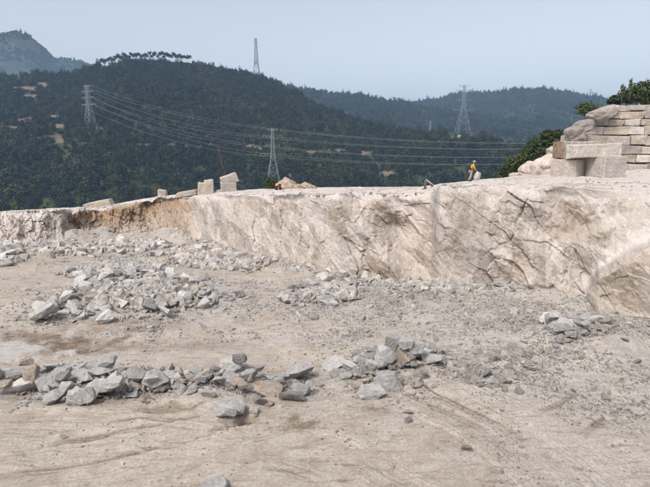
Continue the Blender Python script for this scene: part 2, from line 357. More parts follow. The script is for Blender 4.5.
def G(x, y, full=False):
    x = np.asarray(x, float); y = np.asarray(y, float); r = np.hypot(x, y)
    z = 0.28 * fbm(x / 8, y / 8, 3, 1) + 0.10 * fbm(x / 2.1, y / 2.1, 3, 2)
    gv, wet, mud = ground_masks(x, y)
    fine = 0.030 * fbm(x / .5, y / .5, 4, 3, .62) * (0.35 + 1.2 * gv) + 0.016 * facet(x / .22, y / .22, 4) * (0.05 + gv)
    sw = sweeps(x, y); z = z + 1.5 * sw * (1 - .6 * gv)
    wet = np.clip(wet + .8 * smooth(-.014, -.05, sw) * (1 - mud), 0, 1)
    z = z + fine
    for px, py, rx, ry, hh in ((170, 405, 38, 7, -.14), (300, 427, 20, 8, -.08), (240, 421, 24, 4, -.06), (90, 345, 40, 8, -.10), (60, 405, 60, 8, .10), (150, 298, 130, 34, .22), (390, 368, 60, 24, .16), (575, 345, 60, 22, .45), (630, 335, 40, 25, .6)):
        z = z + hh * blob(x, y, px, py, rx, ry, int(py), True)
    mz = np.clip(mud * 1.6, 0, 1); z = z * (1 - mz) + mz * (-0.06)
    az = np.arctan2(x, y); z = z + (0.55 + .55 * smooth(-.15, -.35, az)) * smooth(3.0 + 1.5 * smooth(-.15, -.35, az), -0.5, base_r(az) - r) * (0.6 + 0.8 * fbm(az * 14, r * .3, 3, 6))    # talus at the foot of the face
    z = z + (H - 1.65) * smooth(3.4, 1.0, y) * (r < 9)                                                                     # the bank the photographer stands on
    return (z, gv, wet, mud) if full else z
a_in = np.linspace(-36.5, 36.5, 880); az_g = np.radians(np.concatenate([np.linspace(-78, -37, 40), a_in, np.linspace(37, 78, 40)]))
r_g = np.concatenate([np.linspace(1.0, 8.5, 20)[:-1], 1 / np.linspace(1 / 8.5, 1 / 62, 620)])
A, R_ = np.meshgrid(az_g, r_g); X, Y = R_ * np.sin(A), R_ * np.cos(A)
Z, gv, wet, mud = G(X, Y, True)
tag(link('quarry_floor', grid_mesh('quarry_floor', np.stack([X, Y, Z], 2), {'gravel': gv, 'wet': wet, 'mud': mud}, True), M['ground']), kind='structure')

# ------------------------------------------------------------------ rock face and bench on top
pxs = np.concatenate([np.linspace(-220, -20, 40)[:-1], np.linspace(-20, 670, 1180), np.linspace(670, 900, 40)[1:]])
by, rb, lp, lo, mp, mo = ctl(pxs)
fade = np.exp(-((pxs - 436) / 6) ** 2)
jit = (1.0 * fbm(pxs / 22, pxs * 0, 4, 21) + .6 * facet(pxs / 16, pxs * 0 + .3, 22)) * (1 - .7 * fade)
jm = fbm(pxs / 30, pxs * 0 + 5, 4, 23)
Pb = at_r(pxs, by, rb); Pb[:, 2] = -0.45
Pm = at_r(pxs, mp + 5 * jm, rb + mo * (1 + .5 * jm)); Pl = at_r(pxs, lp + 1.0 * jit + smooth(215, 170, pxs) * (2.2 * fbm(pxs / 9, pxs * 0 + 2, 4, 19, .6) + 1.6 * facet(pxs / 7, pxs * 0 + .6, 18)), rb + lo)
rr = np.maximum(np.interp(pxs, RIM[:, 0], RIM[:, 2]), rb + lo + 6); Pr = at_r(pxs, np.interp(pxs, RIM[:, 0], RIM[:, 1]) + .35 * fbm(pxs / 14, pxs * 0, 4, 24), rr)
rows = []; tt = []
NF = 190
for v in np.linspace(0, 1, NF):
    q = (Pb * (1 - v / .5) + Pm * (v / .5)) if v < .5 else (Pm * (1 - (v - .5) / .5) + Pl * ((v - .5) / .5))
    rows.append(q); tt.append(v)
for v in np.linspace(0, 1, 110)[1:]:
    w = v ** 1.6; rows.append(Pl * (1 - w) + Pr * w); tt.append(1 + v)
for dr, dz in ((1, -1.2), (4, -4), (10, -9), (22, -16)):
    q = Pr.copy(); k = (rr + dr) / rr; q[:, 0] *= k; q[:, 1] *= k; q[:, 2] += dz; rows.append(q); tt.append(2.2)
P = np.array(rows); T = np.array(tt)[:, None] + 0 * pxs[None, :]
UPX, UPY = project(P)
s_arc = np.concatenate([[0], np.cumsum(np.hypot(*np.diff(Pb[:, :2], axis=0).T))])[None, :] + 0 * T
zz = P[..., 2]
wf = smooth(0, .08, T) * (1 - smooth(.93, 1.03, T))
q1 = s_arc + .6 * zz + .10 * fbm(s_arc * 1.5, zz * 1.5, 4, 31, .6); q2 = zz + .10 * fbm(s_arc * 1.5, zz * 1.5, 4, 32, .6)
rough_zone = 0.34 + 0.75 * np.exp(-((UPX - 388) / 38) ** 2) + .5 * np.exp(-((UPX - 525) / 28) ** 2) + .35 * np.exp(-((UPX - 582) / 26) ** 2) + .75 * smooth(215, 130, UPX)
D = 1.3 * tri(q1 / 2.3, q2 / 3.1, 33) + .30 * facet(q1 / 1.5, q2 / 2.1, 30) + .40 * tri(q1 / .9 + 3, q2 / 1.3, 34) + .15 * facet(q1 / .62, q2 / .85, 29) + .05 * facet(q1 / .27, q2 / .36, 28) + .3 * fbm(s_arc / 3.2, zz / 5, 3, 36)
D = D + .30 * facet(s_arc / .55, zz / 1.1, 27) * smooth(215, 165, UPX) + .14 * facet(s_arc / .22, zz / .3, 26) * smooth(215, 165, UPX)
D = D * rough_zone * .85 + .022 * tri(s_arc / .2, zz / .22, 39) + .012 * facet(s_arc / .11, zz / .12, 25) + .012 * fbm(s_arc * 9, zz * 9, 3, 37, .6)
D -= .22 * np.clip(fbm(s_arc * 1.5, zz * .18, 4, 38), 0.1, 1) * np.exp(-((UPX - 240) / 75) ** 2) * 1.6      # vertical drill grooves on the left of the face
CR = [([(529, 198), (517, 222), (512, 240), (511, 292)], .55, 2.2), ([(512, 240), (526, 256), (541, 272)], .4, 2.0), ([(511, 240), (497, 236), (486, 236)], .3, 1.4), ([(509, 252), (498, 258), (489, 272)], .4, 2.4),
      ([(512, 231), (500, 226), (491, 222)], .25, 1.4), ([(507, 246), (494, 249), (485, 256)], .3, 1.4), ([(520, 215), (506, 212), (496, 214)], .2, 1.2),       ([(228, 198), (229, 238)], .3, 1.2), ([(222, 222), (224, 246)], .45, 1.4), ([(258, 222), (254, 254)], .4, 1.6), ([(281, 210), (280, 268)], .45, 1.2), ([(301, 205), (300, 262)], .3, 1.2),
      ([(372, 238), (364, 250), (362, 278)], .4, 2), ([(350, 252), (348, 276)], .35, 1.6), ([(410, 215), (402, 232), (392, 250), (376, 262)], .45, 2.0), ([(334, 212), (345, 222), (357, 216)], .25, 1.6),
      ([(455, 190), (450, 232), (432, 262)], .2, 2), ([(560, 196), (548, 222), (552, 262)], .25, 2.2), ([(600, 205), (575, 232), (562, 285)], .35, 2.4)]
crack = np.zeros_like(D)
for pts, d, w in CR:
    dist, _ = segdist(UPX + 5 * fbm(UPX / 9, UPY / 9, 4, 47, .65), UPY + 5 * fbm(UPX / 9, UPY / 9, 4, 48, .65), pts)
    crack = np.maximum(crack, np.exp(-(dist / (.62 * w)) ** 2) * d * (.55 + .6 * vnoise(UPX / 7, UPY / 7, 49)))
D -= .34 * np.clip(crack, 0, 1)
D += .5 * np.exp(-(((UPX - 528) / 13) ** 2 + ((UPY - 283) / 12) ** 2))         # shattered toe beside the main crack
D += .55 * np.exp(-(((UPX - 385) / 30) ** 2 + ((UPY - 262) / 18) ** 2)) - .5 * np.exp(-(((UPX - 398) / 12) ** 2 + ((UPY - 226) / 9) ** 2))
D += .7 * smooth(250, 285, UPY) * np.exp(-((UPX - 455) / 40) ** 2) * .5
yl = np.interp(UPX, [575, 598, 620, 650, 700, 900], [302, 268, 255, 240, 228, 222]) + 5 * fbm(UPX / 18, UPY / 18, 4, 50)
ledge = smooth(578, 600, UPX); D += 1.25 * ledge * smooth(yl - 5, yl + 9, UPY)
yl2 = np.interp(UPX, [545, 575, 600, 640, 900], [250, 232, 222, 214, 210]) + 4 * fbm(UPX / 14, UPY / 14, 4, 58); D += .45 * smooth(545, 570, UPX) * smooth(yl2 - 3, yl2 + 10, UPY)
rad = P[..., :2] / np.linalg.norm(P[..., :2], axis=2)[..., None]
P[..., :2] -= rad * (D * wf)[..., None]
P[..., 2] += .12 * D * wf
wt = smooth(.97, 1.02, T) * (1 - smooth(1.9, 2.0, T))
xx, yy = P[..., 0], P[..., 1]
P[..., 2] += wt * (.10 * fbm(xx / 1.6, yy / 2.0, 4, 41) + .16 * np.clip(facet(xx / 2.2, yy / 1.3, 42), -.3, 1) * smooth(1.55, 1.1, T) * np.where((UPX > 300) & (UPX < 440), 1.3, .5) + .05 * facet(xx / .6, yy / .6, 43))
stain = np.clip(smooth(55, 75, UPX) * smooth(205, 180, UPX) * (.55 + .5 * smooth(.3, .9, T)) + .5 * np.exp(-((UPX - 522) / 14) ** 2 - ((UPY - 268) / 14) ** 2) + .25 * np.exp(-((UPX - 385) / 40) ** 2), 0, 1) * (T < 1.15)
stain = np.clip(stain + .22 * ledge * smooth(yl + 2, yl + 12, UPY) * (T < 1) + .4 * np.exp(-((UPX - 572) / 22) ** 2 - ((UPY - 225) / 26) ** 2) * (T < 1), 0, 1)
stain = np.clip(stain + .75 * (T > 1.02) * smooth(.12, .4, fbm(P[..., 0] / 3.2, P[..., 1] / 1.1, 5, 40)), 0, 1)
grey = np.clip(.55 * np.exp(-((UPX - 436) / 5) ** 2 - ((UPY - 205) / 22) ** 2) + .9 * np.exp(-((UPX - 362) / 9) ** 2 - ((UPY - 233) / 6) ** 2) + .7 * np.exp(-((UPX - 318) / 9) ** 2 - ((UPY - 212) / 16) ** 2)
               + .6 * np.exp(-((UPX - 345) / 12) ** 2 - ((UPY - 255) / 14) ** 2) + .35 * smooth(.1, .5, fbm(s_arc / 2.2, zz / 2.2, 4, 44)) * (T < 1), 0, 1)
tone = np.clip(.6 * facet(q1 / 1.5, q2 / 2.1, 30, True) + .4 * facet(q1 / .62, q2 / .85, 29, True) + .25 * fbm(s_arc / .8, zz / .8, 4, 56), 0, 1) * (T < .99)
up_face = -np.gradient(D, axis=0) / np.maximum(np.gradient(zz, axis=0), .005)
up_face = np.where(T < .98, smooth(-.15, .45, up_face + .3 * fbm(s_arc * 1.2, zz * 1.2, 4, 57)), 0)
dust = np.clip(.4 * up_face + smooth(.86, 1.02, T + .10 * fbm(s_arc * 1.4, zz, 4, 45)) + 1.0 * ledge * .8 * smooth(yl - 24, yl - 4, UPY + 6 * fbm(UPX / 6, UPY / 6, 4, 68)) * smooth(yl + 1.5, yl - 1, UPY) + .45 * smooth(.1, .4, fbm(s_arc / 1.2 + zz * .8, zz / 2.6, 5, 46, .6)), 0, 1)
dust = np.where(T > 1.02, dust * (1 - .8 * stain), dust)
dust = dust * np.where(T < 1, 1 - .55 * np.exp(-((UPX - 470) / 34) ** 2) - .5 * np.exp(-((UPX - 572) / 24) ** 2 - ((UPY - 222) / 26) ** 2), 1)
dust *= np.where(T < 1, 1 - .8 * smooth(70, 100, UPX) * smooth(205, 170, UPX), 1)
cliff = link('rock_face', grid_mesh('rock_face', P, {'stain': stain, 'grey': grey, 'dust': dust, 'tone': tone}, True), M['cliff']); tag(cliff, kind='structure')
rim_r = lambda az: np.interp(az, _azr, _rr)
_azr = np.arctan2(Pr[:, 0], Pr[:, 1]); _rr = rr
def bench_z(px, r):
    """height of the bench at a picture column and distance"""
    j = int(np.argmin(abs(pxs - px))); prof_r = np.hypot(P[NF:-4, j, 0], P[NF:-4, j, 1]); return float(np.interp(r, prof_r, P[NF:-4, j, 2]))
def on_bench(px, r):
    x, y, _ = ray(px, 190); t = r / math.hypot(x, y); return np.array([x * t, y * t, bench_z(px, r)])

# ------------------------------------------------------------------ hills
def crest(pts):
    p = np.array(pts, float); a, e = azel(p[:, 0], p[:, 1]); return a, e, p[:, 2]
HA = crest([(-300, 90, 640), (-60, 80, 640), (0, 78, 640), (50, 76, 640), (95, 69, 630), (120, 62, 620), (150, 60, 620), (190, 62, 620), (215, 69, 615), (235, 73, 610), (256, 76.5, 600), (275, 85, 585), (300, 97, 560),
            (320, 108, 540), (360, 122, 500), (400, 131, 470), (440, 136, 440), (462, 137.5, 425), (490, 140, 420), (520, 148, 410), (560, 155, 400), (640, 165, 390), (900, 175, 390)])
HB = crest([(-300, 110, 1100), (180, 86, 1100), (225, 76, 1080), (262, 78, 1050), (280, 84, 1050), (300, 90, 1050), (330, 93, 1050), (370, 98, 1050), (405, 104, 1030), (450, 112, 1000), (520, 124, 950), (600, 135, 900), (900, 150, 900)])
HC = crest([(-300, 140, 1400), (300, 125, 1450), (380, 108, 1450), (405, 104, 1450), (440, 99, 1420), (455, 95, 1400), (475, 94, 1400), (500, 93, 1400), (520, 90, 1400), (537, 89, 1400), (560, 92, 1400), (600, 99, 1400), (640, 106, 1400), (900, 118, 1400)])
HD = crest([(-300, 60, 1900), (-120, 50, 1900), (-40, 44, 1900), (-12, 34, 1900), (2, 32, 1900), (18, 31.5, 1900), (30, 36, 1900), (42, 45, 1900), (55, 57, 1900), (66, 60, 1900), (80, 61, 1900), (95, 65, 1900), (130, 76, 1900), (300, 110, 1900), (900, 130, 1900)])
def hill(az, r, Hh, r0, z0, s, amp, rough):
    e = np.interp(az, Hh[0], Hh[1]); Dc = np.interp(az, Hh[0], Hh[2]); zc = H + Dc * e
    t = np.clip((r - r0) / (Dc - r0), 0, 1); x, y = r * np.sin(az), r * np.cos(az)
    up = z0 + (zc - z0) * (0.85 * t + 0.15 * t * t)
    z = np.where(r <= Dc, up, zc - .35 * (r - Dc))
    n = 1 - abs(fbm(x / s, y / s, 4, 51)) * 2.2
    return z + amp * n * np.clip(6.75 * t * (1 - t) ** 2, 0, 1) + rough * fbm(x / 22, y / 22, 3, 52) * np.clip(3 * t * (1.15 - t), 0, 1)
def terrain(az, r):
    x, y = r * np.sin(az), r * np.cos(az)
    v = -14 - 34 * smooth(60, 230, r) + 2 * fbm(x / 40, y / 40, 3, 53)
    zA = hill(az, r, HA, 250, -50, 150, 17, 2.2); zB = hill(az, r, HB, 560, -40, 210, 28, 3); zC = hill(az, r, HC, 640, -50, 260, 30, 3); zD = hill(az, r, HD, 1100, 0, 240, 26, 9)
    z = np.where(r < 250, v, np.maximum.reduce([zA, np.where(r > 560, zB, -99), np.where(r > 640, zC, -99), np.where(r > 1100, zD, -99)]))
    which = np.where(r < 250, 0, np.argmax(np.array([zA, np.where(r > 560, zB, -999), np.where(r > 640, zC, -999), np.where(r > 1100, zD, -999)]), axis=0))
    return z, which
az_h = np.radians(np.linspace(-56, 56, 560)); r_h = np.concatenate([np.linspace(66, 250, 24)[:-1], np.linspace(250, 700, 190)[:-1], np.linspace(700, 2400, 170)])
A, R_ = np.meshgrid(az_h, r_h); Z, W = terrain(A, R_)
HX, HY = R_ * np.sin(A), R_ * np.cos(A)
hpx, hpy = project(np.stack([HX, HY, Z], 2))
BARE = [(40, 137, 22, 2.2), (58, 141, 10, 1.6), (60, 126, 7, 1.5), (20, 120, 12, 2), (115, 147, 18, 1.6), (175, 146, 12, 2.2), (160, 147, 26, 1.2), (206, 145, 10, 1.6), (249, 147, 9, 1.6), (262, 148, 8, 1.6), (291, 174, 9, 3.0), (364, 153, 5, 2), (320, 152, 12, 1.3),
        (402, 154, 5, 1.5), (392, 174, 10, 2.5), (456, 137, 9, 1.8), (479, 137, 4, 1.6), (100, 129, 7, 1.3), (24, 88, 16, 1.5), (45, 84, 9, 1.2), (300, 178, 6, 1.5), (130, 148, 8, 1), (145, 144.5, 8, 1), (190, 147, 8, 1.1), (225, 146, 8, 1.1), (238, 149, 6, 1), (340, 150, 6, 1.2), (8, 128, 8, 1.5), (50, 116, 9, 1.2), (30, 96, 10, 1.2), (66, 97, 6, 1), (420, 158, 5, 1.2), (12, 151, 5, 1.2)]
def bare_mask(px, py):
    b = np.zeros(np.shape(px))
    for cx, cy, rx, ry in BARE:
        d = np.hypot((px - cx) / (rx * 1.0), (py - cy) / (ry * 1.15)) + .8 * fbm(px / 5, py / 2.5, 3, 61); b = np.maximum(b, 1 - smooth(.75, 1.15, d))
    return b
bare = bare_mask(hpx, hpy) * (W == 0) * (R_ > 255)
def scrub_mask(px, py):
    return np.maximum(np.exp(-((px - 235) / 40) ** 2 - ((py - 113) / 10) ** 2), .8 * np.exp(-((px - 205) / 25) ** 2 - ((py - 134) / 9) ** 2)) * smooth(-.2, .3, fbm(px / 9, py / 6, 4, 66))
rock = np.clip((W == 3) * (.35 + .65 * smooth(-.2, .25, fbm(HX / 60, HY / 60, 4, 62))) + .8 * scrub_mask(hpx, hpy) * (W == 0), 0, 1)
tag(link('hills', grid_mesh('hills', np.stack([HX, HY, Z], 2), {'bare': bare, 'rock': rock}, True), M['hill']), kind='structure')
bm = bmesh.new(); bmesh.ops.create_grid(bm, x_segments=24, y_segments=24, size=2900, matrix=Matrix.Translation((0, 0, -62)))
tag(link('valley_ground', bm_mesh('valley_ground', bm), M['hill']), kind='structure')
def hit_hill(px, py, r0=252, r1=2300):
    a, e = azel(px, py); r = np.linspace(r0, r1, 6000); z, w = terrain(np.full_like(r, a), r); k = np.argmax(z > H + r * e)
    return float(a), float(r[k]), float(z[k])

# ------------------------------------------------------------------ scatter by instances (only for what nobody could count)
def leaf_cloud(name, n, rx, ry, rz, leaf, seed, mat, clumps=14, zc=0.0, flat=0.5):
    g = np.random.default_rng(seed); d = g.normal(size=(clumps, 3)); d /= np.linalg.norm(d, axis=1)[:, None]
    c = d * (g.random(clumps) ** .45)[:, None] * .78
    p = c[g.integers(0, clumps, n)] + g.normal(size=(n, 3)) * .21
    L = np.linalg.norm(p, axis=1); p *= np.where(L > 1, 1 / L, 1)[:, None]
    ctr = p * np.array([rx, ry, rz]) + np.array([0, 0, zc])
    nrm = p / (np.linalg.norm(p, axis=1)[:, None] + 1e-6) * .7 + g.normal(size=(n, 3)) * .6 + np.array([0, 0, flat]); nrm /= np.linalg.norm(nrm, axis=1)[:, None]
    t = np.cross(nrm, g.normal(size=(n, 3))); t /= np.linalg.norm(t, axis=1)[:, None]; b = np.cross(nrm, t)
    s = leaf * (.6 + .8 * g.random(n))[:, None]
    V = np.stack([ctr - t * s, ctr - b * s * .55 + nrm * s * .18, ctr + t * s, ctr + b * s * .55 + nrm * s * .18], 1).reshape(-1, 3)
    me = bpy.data.meshes.new(name); me.vertices.add(n * 4); me.vertices.foreach_set('co', V.reshape(-1).astype(np.float32))
    me.loops.add(n * 4); me.loops.foreach_set('vertex_index', np.arange(n * 4, dtype=np.int32)); me.polygons.add(n); me.polygons.foreach_set('loop_start', np.arange(n, dtype=np.int32) * 4)
    me.update(calc_edges=True); me.materials.append(mat); return me
def scatter(name, pos, scale, rot, kind_i, protos, label, cat):
    me = bpy.data.meshes.new(name); me.vertices.add(len(pos)); me.vertices.foreach_set('co', np.asarray(pos, np.float32).reshape(-1))
    for an, ty, av in (('sc', 'FLOAT_VECTOR', scale), ('ro', 'FLOAT_VECTOR', rot), ('kd', 'INT', kind_i)):
        a = me.attributes.new(an, ty, 'POINT'); a.data.foreach_set('vector' if ty == 'FLOAT_VECTOR' else 'value', np.ascontiguousarray(av, np.int32 if ty == 'INT' else np.float32).reshape(-1))
    ng = bpy.data.node_groups.new(name + '_scatter', 'GeometryNodeTree')
    ng.interface.new_socket('Geometry', in_out='INPUT', socket_type='NodeSocketGeometry'); ng.interface.new_socket('Geometry', in_out='OUTPUT', socket_type='NodeSocketGeometry')
    k = N(ng); gi = k.n('NodeGroupInput'); go = k.n('NodeGroupOutput'); jn = k.n('GeometryNodeJoinGeometry')
    def na(a, t):
        x = k.n('GeometryNodeInputNamedAttribute', data_type=t); x.inputs['Name'].default_value = a
        return [o for o in x.outputs if o.enabled and o.name == 'Attribute'][0]
    for i, pm in enumerate(protos):
        po = bpy.data.objects.new(name + '_piece', pm)
        oi = k.n('GeometryNodeObjectInfo'); oi.inputs['Object'].default_value = po; oi.inputs['As Instance'].default_value = False
        cmpn = k.n('FunctionNodeCompare', data_type='INT', operation='EQUAL'); ins = [s for s in cmpn.inputs if s.type == 'INT']
        k.l(na('kd', 'INT'), ins[0]); ins[1].default_value = i
        ip = k.n('GeometryNodeInstanceOnPoints'); k.l(gi.outputs[0], ip.inputs['Points']); k.l(cmpn.outputs[0], ip.inputs['Selection']); k.l(oi.outputs['Geometry'], ip.inputs['Instance'])
        k.l(na('sc', 'FLOAT_VECTOR'), ip.inputs['Scale']); k.l(na('ro', 'FLOAT_VECTOR'), ip.inputs['Rotation']); k.l(ip.outputs[0], jn.inputs[0])
    k.l(jn.outputs[0], go.inputs[0])
    o = link(name, me); md = o.modifiers.new('scatter', 'NODES'); md.node_group = ng
    return tag(o, label, cat, kind='stuff')

crowns = [leaf_cloud('crown_mesh', 300, 1, 1, sz, .175, 100 + i, M[lm], 12, .7 * sz, .7) for i, (sz, lm) in enumerate(((.85, 'leaf'), (1.1, 'leaf'), (.7, 'leaf'), (1.5, 'leaf'), (.8, 'leaf4'), (1.15, 'leaf4'), (.7, 'leaf5')))]
def forest(name, n, r_lo, r_hi, want, size, label, azr=(-38, 40)):
    r = np.sqrt(RNG.random(n) * (r_hi ** 2 - r_lo ** 2) + r_lo ** 2); a = np.radians(RNG.uniform(azr[0], azr[1], n))
    z, w = terrain(a, r); x, y = r * np.sin(a), r * np.cos(a); px, py = project(np.stack([x, y, z], 1))
    keep = np.isin(w, want) & (py < 222) & (np.maximum(bare_mask(px, py), bare_mask(px, py - 2)) * (w == 0) < .3)
    sc_m = scrub_mask(px, py) * (w == 0); keep &= RNG.random(n) > sc_m * .5
    if 3 in want: keep &= (fbm(x / 60, y / 60, 4, 62) < .12)
    if want == (0,): keep &= (r < np.interp(a, HA[0], HA[2]) + 25) & ~((r > np.interp(a, HA[0], HA[2]) - 9) & (px > 99) & (px < 193))
    dens = fbm(x / 30, y / 30, 3, 64); s = size * np.clip(RNG.lognormal(-.05, .30, n), .45, 1.8) * (1 + .5 * dens); sp = fbm(x / 45, y / 45, 4, 65) + .35 * RNG.normal(size=n); kd = np.where(sc_m + .25 * RNG.random(n) > .5, 6, np.where(sp > .32, RNG.integers(4, 6, n), RNG.integers(0, 4, n))); keep &= ~((fbm(x / 17, y / 17, 3, 67) > .42) & (RNG.random(n) < .75))
    r_, x, y, z, s, kd = r[keep], x[keep], y[keep], z[keep], s[keep], kd[keep]; m = len(x)
    sc = np.stack([s, s, s * (.8 + .6 * RNG.random(m))], 1); rot = np.stack([RNG.normal(0, .1, m), RNG.normal(0, .1, m), RNG.random(m) * 6.28], 1)
    scatter(name, np.stack([x, y, z - .1 * s], 1), sc, rot, kd, crowns, label, 'forest')
forest('forest', 52000, 252, 660, (0,), 2.1, 'dense dark green woodland covering the nearer hill below the pylons')
forest('forest', 52000, 560, 1500, (1, 2), 3.3, 'hazy blue green woodland on the farther ridge behind the wooded hill')
forest('forest', 12000, 1100, 1950, (3,), 3.2, 'sparse hazy trees on the far rocky peak', (-40, -8))

# ------------------------------------------------------------------ loose rocks, dropped one after another onto the floor and each other
def rock_mesh(name, seed, n=13, flat=1.0, cuts=4):
    g = np.random.default_rng(seed); bm = bmesh.new()
    p = g.uniform(-1, 1, (n, 3)); p /= (np.abs(p) ** 3.2).sum(1)[:, None] ** (1 / 3.2); p *= np.array([1, .8, .72 * flat]) * g.uniform(.8, 1.0, (n, 1))
    for q in p: bm.verts.new(q)
    r = bmesh.ops.convex_hull(bm, input=bm.verts[:]); bmesh.ops.delete(bm, geom=[v for v in bm.verts if not v.link_faces], context='VERTS')
    bmesh.ops.dissolve_limit(bm, angle_limit=.32, verts=bm.verts[:], edges=bm.edges[:])
    bmesh.ops.bevel(bm, geom=bm.edges[:], offset=.03, segments=1, affect='EDGES', clamp_overlap=True)
    bmesh.ops.triangulate(bm, faces=bm.faces[:])
    for _ in range(cuts - 1):
        le = [e for e in bm.edges if e.calc_length() > (.34 if cuts < 3 else .17)]
        if le: bmesh.ops.subdivide_edges(bm, edges=le, cuts=1); bmesh.ops.triangulate(bm, faces=bm.faces[:])
    from mathutils import noise
    for v in bm.verts:
        c = v.co.copy(); v.co += c.normalized() * (.03 * noise.noise(c * 2.1 + Vector((seed, 0, 0))) + .03 * noise.noise(c * 9 + Vector((0, 0, seed))) + .06 * (noise.voronoi(c * 2.7 + Vector((seed, seed, 0)))[0][0] - .4) + .03 * noise.noise(c * 5 + Vector((0, seed, 0))))
    co = np.array([v.co[:] for v in bm.verts]); ctr = (co.max(0) + co.min(0)) / 2; ext = (co.max(0) - co.min(0))
    for v in bm.verts: v.co = Vector(((v.co[0] - ctr[0]) / ext[0], (v.co[1] - ctr[1]) / ext[1], (v.co[2] - ctr[2]) / ext[2]))
    bm.normal_update(); return bm_mesh(name, bm)
ROCKS = {}
NP = 16
for sh, nn, fl in (('blocky', 17, 1.0), ('wedge', 10, 1.0), ('slab', 13, .5)):
    for i in range(NP): ROCKS[sh, i] = rock_mesh('rock_' + sh, 300 + i + 50 * len(sh), nn, fl)
RV = {k: np.array([v.co[:] for v in m.vertices]) for k, m in ROCKS.items()}
RF = {k: np.array([p.center[:] for p in m.polygons]) for k, m in ROCKS.items()}
MATV = {}
def rock_data(sh, i, tone):
    if (sh, i, tone) not in MATV:
        m = ROCKS[sh, i].copy(); m.materials.append(M[tone]); MATV[sh, i, tone] = m
    return MATV[sh, i, tone]
CELL = .07; GX0, GY0 = -32.0, 6.0; GW, GH = 900, 650
_gx = GX0 + (np.arange(GW) + .5) * CELL; _gy = GY0 + (np.arange(GH) + .5) * CELL
HM = np.concatenate([G(*np.meshgrid(_gx, _gy[k:k + 130])) for k in range(0, GH, 130)])
HM0 = HM.copy()
TONE = {'pale': 'pale grey', 'grey': 'grey', 'dark': 'dark grey', 'tan': 'tan stained'}
SHAPE = {'blocky': 'blocky', 'wedge': 'wedge shaped', 'slab': 'flat'}
ROCK_N = 0
def rest_z(x, y, dims):
    ix = np.clip(((x + np.linspace(-.4, .4, 7) * dims[0] - GX0) / CELL).astype(int), 0, GW - 1); iy = np.clip(((y + np.linspace(-.4, .4, 7) * dims[1] - GY0) / CELL).astype(int), 0, GH - 1)
    return float(np.percentile((HM - HM0)[np.ix_(iy, ix)] if False else HM[np.ix_(iy, ix)] - HM0[np.ix_(iy, ix)], 80)) + random.uniform(0, .08)
def drop(x, y, dims, rot, sh, i, tone, pile, label=None, name=None, sink=.12):
    global ROCK_N
    Rm = np.array(Euler(rot).to_matrix()); V = np.concatenate([RV[sh, i], RF[sh, i]]) * np.array(dims) @ Rm.T
    ix = np.clip(((x + V[:, 0] - GX0) / CELL).astype(int), 0, GW - 1); iy = np.clip(((y + V[:, 1] - GY0) / CELL).astype(int), 0, GH - 1)
    low = V[:, 2] < V[:, 2].min() + .55 * (V[:, 2].max() - V[:, 2].min())
    z = np.percentile((HM[iy, ix] - V[:, 2])[low], 86) - sink * min(dims)
    np.maximum.at(HM, (iy, ix), z + V[:, 2])
    # fill the inside of the footprint so later rocks rest on top
    n = max(3, int(max(dims) / CELL)); gx, gy = np.meshgrid(np.linspace(-.36, .36, n) * dims[0], np.linspace(-.36, .36, n) * dims[1])
    Q = np.stack([gx.ravel(), gy.ravel(), 0 * gx.ravel() + .26 * dims[2]], 1) @ Rm.T
    jx = np.clip(((x + Q[:, 0] - GX0) / CELL).astype(int), 0, GW - 1); jy = np.clip(((y + Q[:, 1] - GY0) / CELL).astype(int), 0, GH - 1)
    np.maximum.at(HM, (jy, jx), z + Q[:, 2])
    big = max(dims); size = 'large' if big > .85 else ('medium' if big > .5 else 'small')
    lab = label or f'{size} {TONE[tone]} {SHAPE[sh]} rock {pile}'
    o = link(name or 'granite_rock', rock_data(sh, i, tone), None, None, (x, y, z), rot, dims)
    tag(o, lab, 'rock', None if label else f'{size} {TONE[tone]} {SHAPE[sh]} rocks {pile}'); ROCK_N += 1
    return o
def pick_shape(w, h): return 'slab' if h < .5 * w else random.choice(('blocky', 'blocky', 'wedge'))
def placed(lst, pile, zg=0.0):
    # bottom layers first: those lower in the picture column get dropped before those resting on them
    for e in lst:
        px, py, w, h = e[:4]; tone = e[4] if len(e) > 4 and e[4] else random.choices(('pale', 'grey', 'dark', 'tan'), (5, 4.5, .8, .9))[0]
        lab = e[5] if len(e) > 5 else None; lz = e[6] if len(e) > 6 else 0.15
        c = at_z(px, py, lz); rng_ = float(np.linalg.norm(c - np.array([0, 0, H]))); k = rng_ / F
        W_, hh = w * k * 1.1, h * k * 1.04; dp = W_ * random.uniform(.65, .9); th = math.asin(min(.9, (H - lz) / rng_))
        hz = max(.38 * W_, (hh - math.sin(th) * dp * .6) / math.cos(th)); hz = min(hz, 1.5 * W_)
        sh = 'slab' if hz < .45 * W_ else random.choice(('blocky', 'blocky', 'wedge'))
        drop(float(c[0]), float(c[1]), (W_, dp, hz), (random.uniform(-.2, .2), random.uniform(-.22, .22), random.uniform(-.5, .5)), sh, random.randrange(NP), tone, pile, lab)
PA = 'in the long row of boulders reaching the trench'
